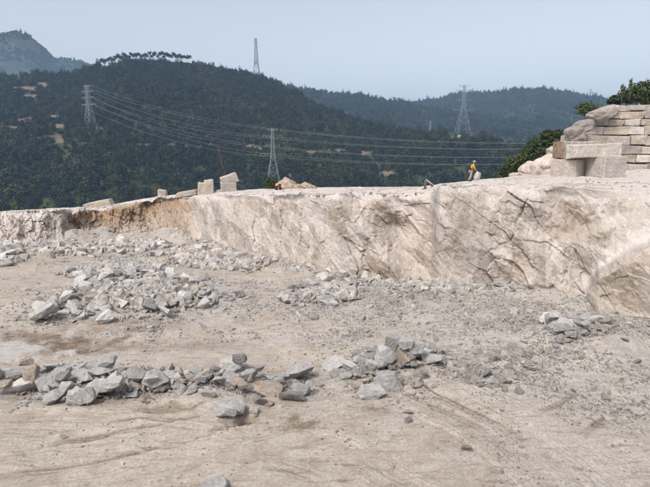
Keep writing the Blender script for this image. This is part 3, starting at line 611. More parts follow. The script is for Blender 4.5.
A_LIST = [(10, 372, 28, 18, 'grey'), (21, 384, 22, 16, 'pale'), (33, 383, 13, 15, 'tan'), (4, 387, 13, 8, 'tan'), (50, 381, 19, 21, 'pale'), (74, 366, 27, 11, 'grey'), (80, 373, 25, 13, 'grey'), (76, 384, 22, 14, 'pale'), (55, 398, 18, 16, 'grey'),
          (81, 398, 21, 19, 'grey'), (95, 387, 13, 18, 'grey'), (105, 389, 15, 14, 'pale'), (100, 372, 18, 13, 'pale'), (98, 362, 19, 11, 'grey'), (108, 369, 14, 11), (37, 366, 16, 9, 'pale'), (27, 365, 10, 7, 'tan'), (52, 365, 13, 8, 'pale'),
          (64, 381, 12, 8), (68, 394, 11, 11), (40, 374, 10, 10), (118, 382, 18, 22, 'pale'), (114, 392, 16, 12, 'pale'), (128, 377, 10, 10), (139, 380, 21, 11, 'dark'), (132, 388, 13, 9, 'grey'), (157, 384, 21, 19, 'grey'), (151, 390, 12, 9),
          (171, 376, 17, 15, 'pale'), (176, 383, 9, 6), (181, 381, 9, 6), (191, 388, 10, 6, 'grey'), (207, 375, 18, 16, 'tan'), (209, 393, 14, 10, 'pale'), (215, 367, 10, 8, 'dark'), (200, 382, 12, 9), (146, 373, 12, 7), (124, 369, 11, 8), (88, 379, 12, 9),
          (63, 372, 14, 9), (17, 377, 14, 9), (-6, 379, 18, 15, 'grey'), (-18, 384, 20, 14), (196, 375, 11, 7), (163, 371, 11, 7), (145, 366, 8, 5), (187, 372, 9, 6)]
PB2 = 'in the straggling pile between trench and pale slab'
B_LIST = [(233, 364, 20, 17, 'pale', 'pale topped boulder at the high end of the straggling pile'), (240, 366, 13, 12, 'dark'), (222, 378, 13, 9, 'tan'), (231, 382, 17, 16, 'grey'), (248, 376, 17, 15, 'pale'), (260, 375, 10, 7, 'grey'), (272, 374, 15, 8, 'pale'),
          (282, 376, 15, 11, 'grey'), (299, 373, 25, 19, 'grey', 'widest grey boulder ending the straggling pile'), (269, 389, 25, 17, 'tan', 'pale topped tan boulder leaning below the straggling pile'), (291, 395, 23, 14, 'dark'), (301, 388, 16, 14, 'grey'), (250, 386, 11, 8, 'pale'),
          (239, 387, 12, 9, 'tan'), (269, 401, 9, 7, 'tan'), (262, 402, 9, 8, 'dark'), (255, 401, 8, 6, 'grey'), (254, 409, 9, 8), (231, 409, 31, 15, 'pale', 'long pale slab lying alone on the sandy track'), (231, 420, 11, 8, 'grey', 'small grey rock touching the long pale slab'),
          (309, 387, 8, 5), (243, 391, 9, 6), (219, 385, 10, 7), (279, 383, 10, 6)]
PC = 'in the heap standing alone mid floor'
C_LIST = [(389, 384, 25, 24, 'grey', 'largest rounded grey boulder at the foot of the lone heap'), (371, 391, 24, 17, 'pale'), (357, 381, 12, 9, 'tan'), (361, 371, 15, 18, 'pale'), (346, 372, 14, 10, 'pale'), (336, 368, 12, 11, 'grey'), (374, 372, 14, 13, 'pale'), (394, 370, 14, 12, 'dark'),
          (402, 368, 14, 20, 'tan'), (411, 368, 12, 11, 'grey'), (420, 377, 11, 10, 'tan'), (434, 365, 22, 16, 'grey'), (424, 379, 8, 7), (384, 362, 17, 15, 'pale', None, .35), (352, 364, 18, 14, 'pale'), (334, 358, 23, 9, 'pale'), (415, 363, 15, 14, 'grey', None, .3),
          (364, 359, 13, 10, 'grey', None, .3), (424, 356, 13, 9, 'pale', None, .25), (396, 352, 16, 13, 'dark', None, .35), (408, 349, 22, 14, 'pale', None, .5), (418, 341, 24, 13, 'grey', None, .55), (375, 359, 12, 9, 'dark', None, .4), (384, 353, 19, 20, 'pale', 'whitest blocky boulder high on the lone heap', .75),
          (392, 343, 13, 18, 'grey', None, .75), (400, 338, 13, 8, 'pale', None, .8), (381, 376, 9, 8), (366, 378, 9, 7), (418, 383, 9, 5), (440, 350, 8, 7, 'tan'), (430, 349, 12, 8, 'grey', None, .3), (405, 356, 14, 12, 'pale', None, .6)]
placed(sorted(A_LIST, key=lambda e: -e[1] if False else e[1] * 0 + (e[3] < 9)), PA)
placed(B_LIST, PB2); placed(C_LIST, PC)
placed([(208, 489, 33, 17, 'pale', 'solitary angular grey rock on the tracked sand before all heaps'), (319, 379, 7, 4, 'pale', 'small pale stone lying beside the lone heap'), (408, 409, 9, 5, 'grey', 'small flat grey stone below the lone heap'), (408, 418, 7, 7, 'dark', 'small dark stone on the sand below the lone heap'),
        (497, 467, 10, 8, 'pale', 'small pale stone on the tracked gravel'), (467, 447, 9, 7, 'dark', 'small dark stone beside tread marks'), (637, 408, 11, 7, 'pale', 'pale stone alone on the gravel slope')], 'on open ground')
def heap(poly, n, wr, pile, tones=(4, 5, 1.0, .6), hump=0.0, slab=.35, passes=None):
    poly = np.array(poly, float); lo, hi = poly.min(0), poly.max(0); k = 0; tries = 0
    def inside(p):
        c = False
        for (x1, y1), (x2, y2) in zip(poly, np.roll(poly, -1, 0)):
            if (y1 > p[1]) != (y2 > p[1]) and p[0] < (x2 - x1) * (p[1] - y1) / (y2 - y1) + x1: c = not c
        return c
    ws = np.sort(RNG.lognormal(0, .42, n))[::-1]; ws = np.clip(ws, .5, 1.6) * wr
    ws = ws[np.argsort(np.arange(n) + RNG.normal(0, n * .25, n))]
    while k < n and tries < 20000:
        tries += 1; cand = []
        for _ in range(60):
            p = (RNG.uniform(lo[0], hi[0]), RNG.uniform(lo[1], hi[1]))
            if inside(p): c = at_z(p[0], p[1], .1); w_ = float(ws[k]) * float(np.linalg.norm(c)) / F; cand.append((rest_z(c[0], c[1], (w_, w_)), tuple(c)))
            if len(cand) == 5: break
        if not cand: continue
        c = np.array(min(cand)[1]); rg = float(np.linalg.norm(c - np.array([0, 0, H]))); W_ = float(ws[k]) * rg / F
        sh = 'slab' if random.random() < slab else random.choice(('blocky', 'wedge')); hz = W_ * (random.uniform(.28, .42) if sh == 'slab' else random.uniform(.5, .85))
        tone = random.choices(('pale', 'grey', 'dark', 'tan'), tones)[0]
        drop(float(c[0]), float(c[1]), (W_, W_ * random.uniform(.55, .95), hz), (random.gauss(0, .3), random.gauss(0, .3), random.uniform(0, 6.28)), sh, random.randrange(NP), tone, pile); k += 1
heap([(50, 314), (62, 298), (85, 284), (110, 277), (150, 271), (190, 277), (235, 288), (252, 297), (236, 306), (200, 316), (150, 320), (90, 324), (60, 322)], 108, 10.5, 'in the broad rubble spread on the middle floor', (5, 4, .8, .4))
heap([(28, 310), (48, 306), (62, 312), (58, 322), (36, 322)], 6, 15, 'at the tapering end of the broad rubble spread', (2, 4, 1.5, .4))
heap([(54, 270), (100, 264), (150, 262), (172, 266), (165, 273), (100, 278), (60, 276)], 20, 11, 'in the thin band behind the broad rubble spread', (5, 4, .8, .4))
heap([(154, 252), (200, 250), (250, 262), (285, 268), (260, 273), (200, 266), (160, 262)], 28, 10, 'in the rubble band under the face', (5, 4, .8, .6))
heap([(106, 241), (160, 240), (172, 246), (120, 250)], 12, 8, 'scattered below the rust stained end of the face', (6, 3, .5, .6))
heap([(284, 293), (310, 284), (345, 287), (360, 299), (330, 305), (290, 305)], 24, 14, 'in the small slab pile before the face', (5, 3, .6, 1.6), slab=.6)
heap([(0, 252), (16, 250), (20, 258), (0, 264)], 7, 9, 'below the low pale end of the face', (5, 4, 1, .2))
heap([(548, 334), (575, 325), (598, 333), (605, 346), (560, 352)], 16, 13, 'in the shattered ledge on the gravel slope', (4, 4, 2, .8), slab=.6)
heap([(440, 365), (540, 350), (640, 330), (640, 400), (480, 400)], 12, 6, 'scattered over the gravel slope', (4, 4, 1, 1))
print('ROCKS', ROCK_N)

# ------------------------------------------------------------------ rubble and gravel too small to pick apart
chips = []
for i in range(6):
    m = rock_mesh('chip', 900 + i, 10, .75 if i % 2 else .5, 1); m.materials.append(M['chip']); chips.append(m)
def gravel(name, n, size_px, label, cat, mask_pow=1.0, r_lo=7.5, sig=.45, minm=.02):
    a = np.radians(RNG.uniform(-35, 36, n)); r = np.exp(RNG.uniform(math.log(r_lo), math.log(52), n)); keep = r < base_r(a) + .2
    a, r = a[keep], r[keep]; x, y = r * np.sin(a), r * np.cos(a); gv, wet_, mud_ = ground_masks(x, y)
    cl = np.clip(.55 + 1.3 * fbm(x / 1.4, y / 1.4, 4, 91), 0, 1.2)
    keep = RNG.random(len(x)) < (gv ** mask_pow) * cl * (1 - .8 * mud_); a, r, x, y = a[keep], r[keep], x[keep], y[keep]; m = len(x)
    s = np.maximum(size_px * r / F * RNG.lognormal(0, sig, m) * np.clip(16 / r, .55, 1.0) ** .4, minm)
    ix = np.clip(((x - GX0) / CELL).astype(int), 0, GW - 1); iy = np.clip(((y - GY0) / CELL).astype(int), 0, GH - 1)
    z = np.minimum(HM[iy, ix], G(x, y) + .06)
    sc = np.stack([s, s * RNG.uniform(.55, 1, m), s * RNG.uniform(.35, .8, m)], 1)
    rot = np.stack([RNG.normal(0, .3, m), RNG.normal(0, .3, m), RNG.random(m) * 6.28], 1)
    scatter(name, np.stack([x, y, z + .1 * sc[:, 2]], 1), sc, rot, RNG.integers(0, 6, m), chips, label, cat)
HEAPS = []
def heap_rubble(n, lo_px, hi_px):
    out = []
    for poly, wgt in (([(45, 316), (62, 296), (85, 282), (110, 275), (150, 270), (190, 275), (240, 286), (262, 297), (240, 308), (200, 318), (150, 323), (90, 327), (60, 325)], 8), ([(50, 272), (100, 263), (172, 262), (165, 276), (60, 279)], 1.2),
                      ([(150, 250), (205, 247), (250, 258), (300, 268), (270, 277), (200, 268), (155, 264)], 2.6), ([(100, 240), (160, 238), (178, 248), (115, 252)], .6), ([(275, 296), (310, 280), (350, 283), (372, 300), (330, 310), (285, 309)], 1.6),
                      ([(-10, 376), (30, 360), (110, 358), (220, 368), (310, 372), (312, 392), (240, 392), (160, 394), (60, 400), (0, 390)], 1.2), ([(330, 366), (380, 345), (430, 340), (448, 362), (400, 392), (350, 385)], .6),
                      ([(440, 352), (520, 345), (550, 368), (500, 395), (450, 380)], 1.6), ([(542, 336), (575, 322), (604, 330), (612, 350), (560, 356)], 1.0), ([(0, 250), (18, 248), (24, 260), (0, 268)], .3), ([(0, 252), (60, 246), (110, 238), (180, 238), (180, 244), (110, 246), (60, 256), (0, 262)], 1.3), ([(290, 268), (420, 280), (520, 292), (520, 302), (400, 300), (300, 284)], 1.5)):
        poly = np.array(poly, float); m = int(n * wgt / 16); c = poly.mean(0); w = RNG.dirichlet([.8] * len(poly), m); p = w @ poly; out.append(p)
    p = np.concatenate(out); c = at_z(p[:, 0], p[:, 1], 0.05); x, y = c[:, 0], c[:, 1]; keep = np.hypot(x, y) < base_r(np.arctan2(x, y)) + .3; x, y = x[keep], y[keep]; m = len(x)
    s = RNG.uniform(0, 1, m) ** 1.5 * (hi_px - lo_px) + lo_px; s = s * np.hypot(np.hypot(x, y), H) / F
    ix = np.clip(((x - GX0) / CELL).astype(int), 0, GW - 1); iy = np.clip(((y - GY0) / CELL).astype(int), 0, GH - 1); z = np.minimum(HM[iy, ix], G(x, y) + .16)
    sc = np.stack([s, s * RNG.uniform(.55, 1, m), s * RNG.uniform(.3, .75, m)], 1); rot = np.stack([RNG.normal(0, .4, m), RNG.normal(0, .4, m), RNG.random(m) * 6.28], 1)
    scatter('rubble', np.stack([x, y, z + .12 * sc[:, 2]], 1), sc, rot, RNG.integers(0, 6, m), chips, 'broken grey stones filling the gaps of the rock heaps', 'rubble')
heap_rubble(8200, 3.0, 12)
gravel('gravel', 240000, 1.35, 'fine grey gravel strewn over the quarry floor', 'gravel', 1.2)
nb = 5200; rw = NF + (RNG.random(nb) ** 1.5 * 104).astype(int); cw = RNG.integers(40, len(pxs) - 60, nb); pb = P[rw, cw] + np.stack([RNG.normal(0, .1, nb), RNG.normal(0, .1, nb), 0 * rw], 1)
kb = RNG.random(nb) < np.clip(.25 + 1.5 * fbm(pb[:, 0] / 2.5, pb[:, 1] / 1.5, 4, 92), 0.03, 1); pb = pb[kb]; nb = len(pb); sb = np.clip(RNG.lognormal(math.log(.085), .55, nb), .03, .4)
scatter('rubble', pb, np.stack([sb, sb * .8, sb * RNG.uniform(.35, .8, nb)], 1), np.stack([RNG.normal(0, .3, nb), RNG.normal(0, .3, nb), RNG.random(nb) * 6.28], 1), RNG.integers(0, 6, nb), chips, 'thin scatter of stones lying on top of the pale bench', 'rubble')
gravel('rubble', 16000, 4.2, 'fist sized grey rubble scattered round the rock heaps', 'rubble', 2.4, sig=.4)

# ------------------------------------------------------------------ sawn quarry blocks
def stone_mesh(name, dims, seed, rough=.03, bev=.04, mat=None, sub=4, taper=0.0):
    from mathutils import noise
    bm = bmesh.new(); bmesh.ops.create_cube(bm, size=1)
    for v in bm.verts:
        v.co = Vector([c * d for c, d in zip(v.co, dims)])
        if v.co.z > 0: v.co.x *= 1 - taper; v.co.y *= 1 - taper
        v.co += Vector([random.uniform(-1, 1) * rough * 1.5 for _ in range(3)])
    bmesh.ops.bevel(bm, geom=bm.edges[:], offset=bev, segments=1, affect='EDGES', clamp_overlap=True)
    if sub: bmesh.ops.subdivide_edges(bm, edges=[e for e in bm.edges if e.calc_length() > .3], cuts=sub, use_grid_fill=True)
    for v in bm.verts:
        c = v.co + Vector((seed * 3.1, 0, 0)); e3 = sorted(abs(a) / (d / 2) for a, d in zip(v.co, dims)); edge = max(0, e3[1] - .75) * 4      # 1 on an edge, 0 on a face
        v.co += v.co.normalized() * (rough * (noise.noise(c * 1.6) + .8 * noise.noise(c * 4)) - 1.6 * rough * edge * max(0, noise.noise(c * 2.3) + .55 * noise.noise(c * 6)))
    bm.normal_update(); me = bm_mesh(name, bm)
    if mat: me.materials.append(mat)
    return me
def block(name, px, py, r, dims, rz, mat, label, tilt=(0, 0), rough=.04, cat='stone block', zadd=0.0, group=None, sub=11, taper=0.0, bench=True):
    p = on_bench(px, r) if bench else at_r(px, py, r)
    if py is not None and bench: q = at_r(px, py, r); p[2] = min(max(q[2], p[2] - .3), p[2] + .1)
    me = stone_mesh(name, dims, px, rough, .05, mat, sub, taper)
    return tag(link(name, me, None, None, (p[0], p[1], p[2] + dims[2] / 2 + zadd - .03), (tilt[0], tilt[1], rz)), label, cat, group)
def px_m(px, w, r): x, y, _ = ray(px, 180); return w * r / math.hypot(x, y) / F * 1.0
R5 = 44.0; u = px_m(585, 1, R5)
bl = dict(bench=True)
block('stone_block', 566.5, 178, R5, (26 * u, 22 * u, 19 * u), -.93, M['block'], 'lower beige sawn block carrying the rust ended slab', rough=.05)
block('stone_block', 603, 177, R5 - .3, (25 * u, 25 * u, 21.5 * u), .22, M['cut'], 'lower pale block with a drilled light face', rough=.04)
b3 = block('stone_block', 573, 178, R5 + .9, (39 * u, 1.5, 17.5 * u), .06, M['block'], 'upper long slab with a rust brown end', zadd=19.4 * u, rough=.05)
end = stone_mesh('rust_face', (.16, 1.42, 17 * u), 5, .05, .04, M['rust'], 3); e_ = link('rust_face', end, None, b3, (-19.5 * u - .03, 0, 0)); e_['label'] = 'rust brown broken end of the slab'
block('stone_block', 590, 178, R5 - .5, (47 * u, 1.35, 12.5 * u), .10, M['cut'], 'upper whitish block laid across both lower blocks', zadd=20.5 * u, tilt=(0, -.05), rough=.05)

# stepped wall of quarried courses
YW = 47.5
def at_y(px, py, y): x, yy_, d = ray(px, py); t = y / yy_; return np.array([x * t, y, H + d * t])
wall = empty('quarry_wall', tuple(at_y(650, 171, YW + 2)))
tag(wall, 'stepped beige wall of stacked quarry blocks with shrubs along its top', 'wall')
pyb = [171, 163, 154.5, 145.5, 135, 126, 118.5, 111, 104.5]; lft = [556, 558, 562, 570, 577, 587, 597, 608]
WO = Vector(wall.location)
for k in range(8):
    yk = YW + .22 * k; z0 = at_y(620, pyb[k], yk)[2]; z1 = at_y(620, pyb[k + 1], yk)[2]; x = at_y(lft[k], 150, yk)[0]; xe = at_y(790, 150, yk)[0]
    while x < xe:
        w = random.choice((1.2, 1.5, 1.9, 2.4)) * (1.0 if k < 7 else .6); hh = z1 - z0 - random.uniform(.0, .07); dep = random.uniform(2.0, 2.6)
        me = stone_mesh('stone_block', (w + random.uniform(-.05, .01), dep, hh + random.uniform(-.05, .03)), k * 40 + x, .055, .035, random.choices((M['block'], M['tan'], M['cut'], M['boulder']), (7, 2, 1.2, .5))[0], 3)
        link('stone_block', me, None, wall, Vector((x + w / 2, yk + dep / 2 + random.uniform(-.12, .14), z0 + hh / 2)) - WO, (random.gauss(0, .012), random.gauss(0, .012), random.gauss(0, .02))); x += w
bm = bmesh.new()
for k in range(8):
    yk = YW + .2 * k + .5; z0 = at_y(620, pyb[k], yk)[2]; z1 = at_y(620, pyb[k + 1], yk)[2] - .12; x0, x1 = at_y(lft[k] + 16, 150, yk)[0], at_y(790, 150, yk)[0]
    box(bm, Vector(((x0 + x1) / 2, yk + 2.6, (z0 + z1) / 2 - .2)) - WO, (x1 - x0, 5, z1 - z0 + .38))
link('rock_core', bm_mesh('rock_core', bm), M['boulder'], wall)

# bank behind and beside the wall
BK = np.array([(440, 196), (480, 188), (500, 184), (515, 177), (530, 165), (545, 156), (558, 148), (570, 139), (585, 130), (600, 120), (612, 113), (650, 108), (900, 104)], float)
bpx = np.linspace(440, 900, 200); br = np.linspace(50, 92, 60); bpy_ = np.interp(bpx, BK[:, 0], BK[:, 1]) + .8 * fbm(bpx / 9, bpx * 0, 4, 95)
ba, be = azel(bpx, bpy_); A, R_ = np.meshgrid(ba, br); zc = H + 72 * be[None, :]
t_ = np.clip((R_ - 60 - 3 * (bpx > 570)) / 11, 0, 1); Zb = np.where(R_ < 72, 1.5 + (zc - 1.5) * t_ ** .8, zc - .25 * (R_ - 72)); Zb = np.where(R_ > 80, Zb - 1.2 * (R_ - 80), Zb)
BX, BY = R_ * np.sin(A), R_ * np.cos(A); Zb = Zb + .35 * facet(BX / 1.8, BY / 1.8 + Zb / 2, 96) + .2 * fbm(BX, BY, 4, 97)
tag(link('hillside', grid_mesh('hillside', np.stack([BX, BY, Zb], 2), {'stain': .6 + 0 * Zb, 'grey': 0 * Zb, 'dust': 0 * Zb}, True), M['cliff']), kind='structure')
def bank(px, r=66.):
    a = azel(px, 150)[0]; i = int(np.argmin(abs(ba - a))); j = int(np.argmin(abs(br - r))); return np.array([r * math.sin(a), r * math.cos(a), Zb[j, i]])

def round_rock(seed, mat, ex=3.4):
    bm = bmesh.new(); bmesh.ops.create_icosphere(bm, subdivisions=5, radius=.5); from mathutils import noise
    o = Vector((seed * 3.7, seed, 0))
    for v in bm.verts:
        c = v.co.copy(); d = c.normalized(); sq = 1 / (abs(d.x) ** ex + abs(d.y) ** ex + abs(d.z) ** ex) ** (1 / ex)
        cell = noise.voronoi(c * 2.6 + o)[0]; k = sq * (1 + .22 * noise.noise(c * 2 + o) + .10 * noise.noise(c * 5 + o) + .05 * noise.noise(c * 12 + o) + .16 * (cell[0] - cell[1]))
        v.co = d * .5 * k
    me = bm_mesh('boulder', bm, True); me.materials.append(M[mat]); return me
def boulder(px, py, r, w, h, d, rot, tone, label, sh='blocky', i=0, group=None, pos=None):
    u = px_m(px, 1, r); p = at_r(px, py, r) if pos is None else pos
    return tag(link('boulder', round_rock(px, tone), None, None, tuple(p), rot, (w * u, d * u, h * u)), label, 'boulder', group)
boulder(575, 135, 51.5, 17, 15, 16, (0, -.2, .3), 'boulder', 'brown rounded boulder at the lower left step of the wall', 'blocky', 3)
boulder(583, 127, 52.5, 22, 13, 16, (0, -.25, .1), 'boulder', 'dark brown boulder wedged above the brown rounded one', 'blocky', 5)
boulder(602, 114, 55, 27, 12, 16, (0, -.28, .1), 'boulder', 'long grey boulder tilted beside the top course of the wall', 'slab', 2)
boulder(549, 167, 53, 30, 23, 28, (0, -.45, .2), 'block', 'broad beige outcrop behind the rust ended slab', 'blocky', 8)
boulder(531, 170, 54, 24, 15, 22, (0, -.3, .4), 'block', 'low beige outcrop tapering towards the shrubs', 'wedge', 4)
boulder(559, 153, 54, 18, 16, 20, (0, -.4, .2), 'tan', 'tan outcrop above the broad beige one', 'blocky', 11)
boulder(518, 176, 54, 18, 7, 12, (0, -.1, .2), 'tan', 'flat tan rock ending the outcrop beside the bench', 'slab', 6)
for px, py, w, h, lab in ((537, 174, 9, 6, 'small squared stone at the outcrop foot beside the low beige outcrop'), (548, 174, 11, 6, 'squared stone at the outcrop foot nearest the rust ended slab'), (528, 176, 8, 4, 'thin squared stone at the tapering tip of the outcrop')):
    p = at_r(px, py, 52.5); uu = px_m(px, 1, 52.5); tag(link('stone_block', stone_mesh('stone_block', (w * uu, .9, h * uu), px, .04, .04, M['tan'], 2), None, None, tuple(p), (0, 0, random.uniform(-.2, .2))), lab, 'stone block')

# blocks along the rim to the left
def rim_block(px, py, r, w, h, d, rot, tone, label, name='stone_block', taper=0, rough=.06):
    p = at_r(px, py, r); uu = px_m(px, 1, r)
    return tag(link(name, stone_mesh(name, (w * uu, d, h * uu), px, rough, .06, M[tone], 3, taper), None, None, tuple(p), rot), label, 'stone block')
R6 = 45.5
rimr = lambda px: float(np.interp(px, pxs, rr))
rim_block(228.5, 187.5, R6, 15, 12, 1.2, (0, .05, .3), 'block', 'lower upright block of the leaning pair on the rim', rough=.05)
rim_block(229, 179, R6, 16.5, 9, 1.2, (0, .42 * -1 + .1, .3), 'block', 'upper tilted block resting on the leaning pair on the rim', rough=.05)
rim_block(219, 192, R6, 8, 4, .7, (0, .15, .2), 'tan', 'small wedge of stone beside the leaning pair', taper=.3)
rim_block(209.5, 187, R6, 9, 16, 1.1, (0, -.08, .2), 'block', 'tall upright half of the split block on the rim')
rim_block(201.5, 188.5, R6, 8, 13, 1.0, (0, .1, .2), 'tan', 'shorter half of the split block with a dark cleft', taper=.15)
rim_block(187, 193.5, R6, 22, 4.5, 1.2, (0, -.16, .1), 'tan', 'low sloping slab leading up to the split block', taper=.1)
rim_block(163, 194, rimr(163) - 1, 9, 9, .8, (0, .03, .1), 'block', 'small squared block alone on the rim beside a sapling')
rim_block(99, 205, rimr(99) - 1, 28, 7, 1.8, (0, -.2, .1), 'tan', 'long beige slab tilted on the low rim between saplings', taper=.12)

# bent rusty rod behind the leaning pair
bm = bmesh.new(); pts = [at_r(a, b, R6 + .8) for a, b in ((227.5, 184), (226, 175), (223, 167), (220.8, 160), (219.2, 153), (218.8, 147.5))]; tube(bm, pts, .045, 6)
tag(link('rusty_rod', bm_mesh('rusty_rod', bm, True), M['rod']), 'tall bent rusty rod sticking up behind the leaning blocks', 'rod')

# earth mound with a small machine and a bush
mp_ = on_bench(289, 42.5); bm = bmesh.new(); bmesh.ops.create_icosphere(bm, subdivisions=5, radius=1)
from mathutils import noise as mnoise
for v in bm.verts:
    c = v.co.copy(); hgt = max(0, 1 - .55 * c.x) if c.x > 0 else 1
    k_ = max(0, 1 - math.hypot(c.x + .25, c.y)); v.co = Vector((c.x * 1.25 + .1, c.y * .9, (max(-.05, c.z) * .25 + .72 * k_ ** .8 * (c.z > -.05)))); v.co += c.normalized() * (.22 * mnoise.noise(c * 2.6) + .12 * mnoise.noise(c * 7))
tag(link('earth_mound', bm_mesh('earth_mound', bm, True), M['earth'], None, tuple(mp_)), 'brown mound of loose earth on the bench before the lattice pylon', 'mound')
m2 = bpy.data.objects['earth_mound'].copy(); COL.objects.link(m2); m2.location = tuple(on_bench(307, 43)); m2.scale = (.75, .8, .5); m2.rotation_euler = (0, 0, .4)
tag(m2, 'lower trailing mound of earth beside the larger brown mound', 'mound')
q = on_bench(278.5, 40.8); mach = empty('small_machine', tuple(q), .25); mach.scale = (.75,) * 3; tag(mach, 'small red and dark wheeled machine before the earth mound', 'machine')
mr, mk = mat_plain('red_paint', (0.20, 0.03, 0.028), .7), mat_plain('dark_rubber', (0.025, 0.025, 0.027), .8)
bm = bmesh.new(); vs_ = box(bm, (0, 0, .40), (.62, .4, .20)); bmesh.ops.bevel(bm, geom=bm.edges[:], offset=.04, segments=2, affect='EDGES'); link('red_body', bm_mesh('red_body', bm), mr, mach)
bm = bmesh.new(); box(bm, (.16, 0, .58), (.26, .28, .17)); bmesh.ops.bevel(bm, geom=bm.edges[:], offset=.03, segments=1, affect='EDGES'); link('engine', bm_mesh('engine', bm), mk, mach)
for sx, sy in ((-.22, -.22), (.22, -.22), (-.22, .22), (.22, .22)):
    bm = bmesh.new(); tube(bm, [(sx, sy - .05, .15), (sx, sy + .05, .15)], .16, 14); link('wheel', bm_mesh('wheel', bm), mk, mach)
bm = bmesh.new(); tube(bm, [(-.3, -.15, .45), (-.75, -.15, .68), (-.75, .15, .68), (-.3, .15, .45)], .02, 6); link('handle', bm_mesh('handle', bm), mk, mach)

# drill rig on the corner of the bench
q = on_bench(428, 36); rig = empty('rock_drill', tuple(q), 0.1); tag(rig, 'small drilling stand with brown post and slanting pale bar on the bench', 'drill')
bm = bmesh.new(); box(bm, (-.22, 0, .30), (.16, .16, .62)); bmesh.ops.bevel(bm, geom=bm.edges[:], offset=.02, segments=1, affect='EDGES'); link('post', bm_mesh('post', bm), mat_plain('brown_timber', (.14, .09, .06), .9), rig)
bm = bmesh.new(); tube(bm, [(-.18, 0, .66), (.38, .02, .26)], [.055, .035], 8); br_ = link('bar', bm_mesh('bar', bm), mat_plain('worn_alloy', (.5, .5, .5), .4, .4), rig)
bm = bmesh.new(); tube(bm, [(-.1, .02, .44), (.42, .03, .12)], .025, 8); link('drill_rod', bm_mesh('drill_rod', bm), M['rod'], rig)
bm = bmesh.new(); tube(bm, [(.30, 0, .32), (.42, 0, -.02)], .025, 6); tube(bm, [(.30, 0, .32), (.25, .25, -.02)], .025, 6); link('support_leg', bm_mesh('support_leg', bm), mk, rig)
bm = bmesh.new(); box(bm, (-.2, 0, -.01), (.4, .3, .05)); link('base_plate', bm_mesh('base_plate', bm), mk, rig)

# ------------------------------------------------------------------ worker
wp = on_bench(470, 40.5); PT = (wp[0], wp[1], wp[2])
def skin(name, verts, edges, radii, mat, parent, root=0, sub=2):
    me = bpy.data.meshes.new(name); me.from_pydata(verts, edges, []); me.update(); o = link(name, me, mat, parent)
    md = o.modifiers.new('skin', 'SKIN'); md.use_smooth_shade = True; sv = me.skin_vertices[0].data
    for i, r_ in enumerate(radii): sv[i].radius = (r_, r_) if not isinstance(r_, tuple) else r_; sv[i].use_root = (i == root)
    sb = o.modifiers.new('sub', 'SUBSURF'); sb.levels = sub; sb.render_levels = sub; return o
per = empty('person', PT, .05); per.scale = (.95,) * 3; tag(per, 'worker in yellow and navy shirt with khaki trousers leaning over a rounded stone', 'person')
sk = mat_plain('skin', (0.36, 0.21, 0.14), .6, 0, .1); ye = mat_plain('yellow_cloth', (0.55, 0.27, 0.03), .9, 0, .15); nv = mat_plain('navy_cloth', (0.025, 0.027, 0.06), .85, 0, .15); kh = mat_plain('khaki_cloth', (0.34, 0.27, 0.20), .9, 0, .2); hatm = mat_plain('grey_hat', (0.33, 0.29, 0.25), .9, 0, .15)
# faces +x; body one continuous skin
hip = (0, 0, .84); ch = (.10, 0, 1.18); nk = (.17, 0, 1.38)
V = [hip, (.04, 0, 1.0), ch, nk, (.20, 0, 1.45), (.23, 0, 1.54), (.24, 0, 1.61)]
E = [(0, 1), (1, 2), (2, 3), (3, 4), (4, 5), (5, 6)]; Rr = [(.13, .11), (.12, .10), (.15, .11), .065, .055, (.085, .075), (.07, .065)]
for sgn, kn, an in ((1, (.13, .11, .47), (-.02, .12, .08)), (-1, (-.04, -.12, .46), (-.22, -.13, .08))):
    b0 = len(V); V += [(0, sgn * .10, .80), kn, an, (an[0] + .16, an[1], .035)]; E += [(0, b0), (b0, b0 + 1), (b0 + 1, b0 + 2), (b0 + 2, b0 + 3)]; Rr += [.085, .06, .042, .035]
for sgn in (1, -1):
    b0 = len(V); V += [(.13, sgn * .17, 1.30), (.20, sgn * .24, 1.05), (.40, sgn * .15, .90), (.47, sgn * .13, .87)]; E += [(2, b0), (b0, b0 + 1), (b0 + 1, b0 + 2), (b0 + 2, b0 + 3)]; Rr += [.06, .043, .034, .036]
    hb = len(V) - 1
    for f_, (dx, dy, dz) in enumerate(((.075, .03, -.02), (.085, .01, -.025), (.08, -.01, -.025), (.065, -.03, -.02), (.03, .05 * -sgn, .0))):
        p0 = V[hb]; V += [(p0[0] + dx * .6, p0[1] + dy, p0[2] + dz * .4), (p0[0] + dx, p0[1] + dy * 1.1, p0[2] + dz)]; E += [(hb, len(V) - 2), (len(V) - 2, len(V) - 1)]; Rr += [.009, .008]
skin('body', V, E, Rr, sk, per)
skin('shirt', [(.02, 0, .96), (.09, 0, 1.16), (.15, 0, 1.35), (.13, .18, 1.31), (.19, .235, 1.10), (.13, -.18, 1.31), (.19, -.235, 1.10), (.33, .19, .96), (.33, -.19, .96)], [(0, 1), (1, 2), (1, 3), (3, 4), (1, 5), (5, 6), (4, 7), (6, 8)], [(.14, .125), (.17, .135), .085, .08, .062, .08, .062, .05, .05], ye, per)
skin('vest', [(-.015, 0, .86), (.02, 0, 1.02), (.055, 0, 1.2)], [(0, 1), (1, 2)], [(.15, .13), (.16, .135), (.14, .10)], nv, per)
skin('trousers', [(0, 0, .86), (0, .10, .80), (.13, .11, .47), (-.01, .12, .13), (0, -.10, .80), (-.04, -.12, .46), (-.21, -.13, .13)], [(0, 1), (1, 2), (2, 3), (0, 4), (4, 5), (5, 6)], [(.145, .13), .10, .078, .06, .10, .078, .06], kh, per)
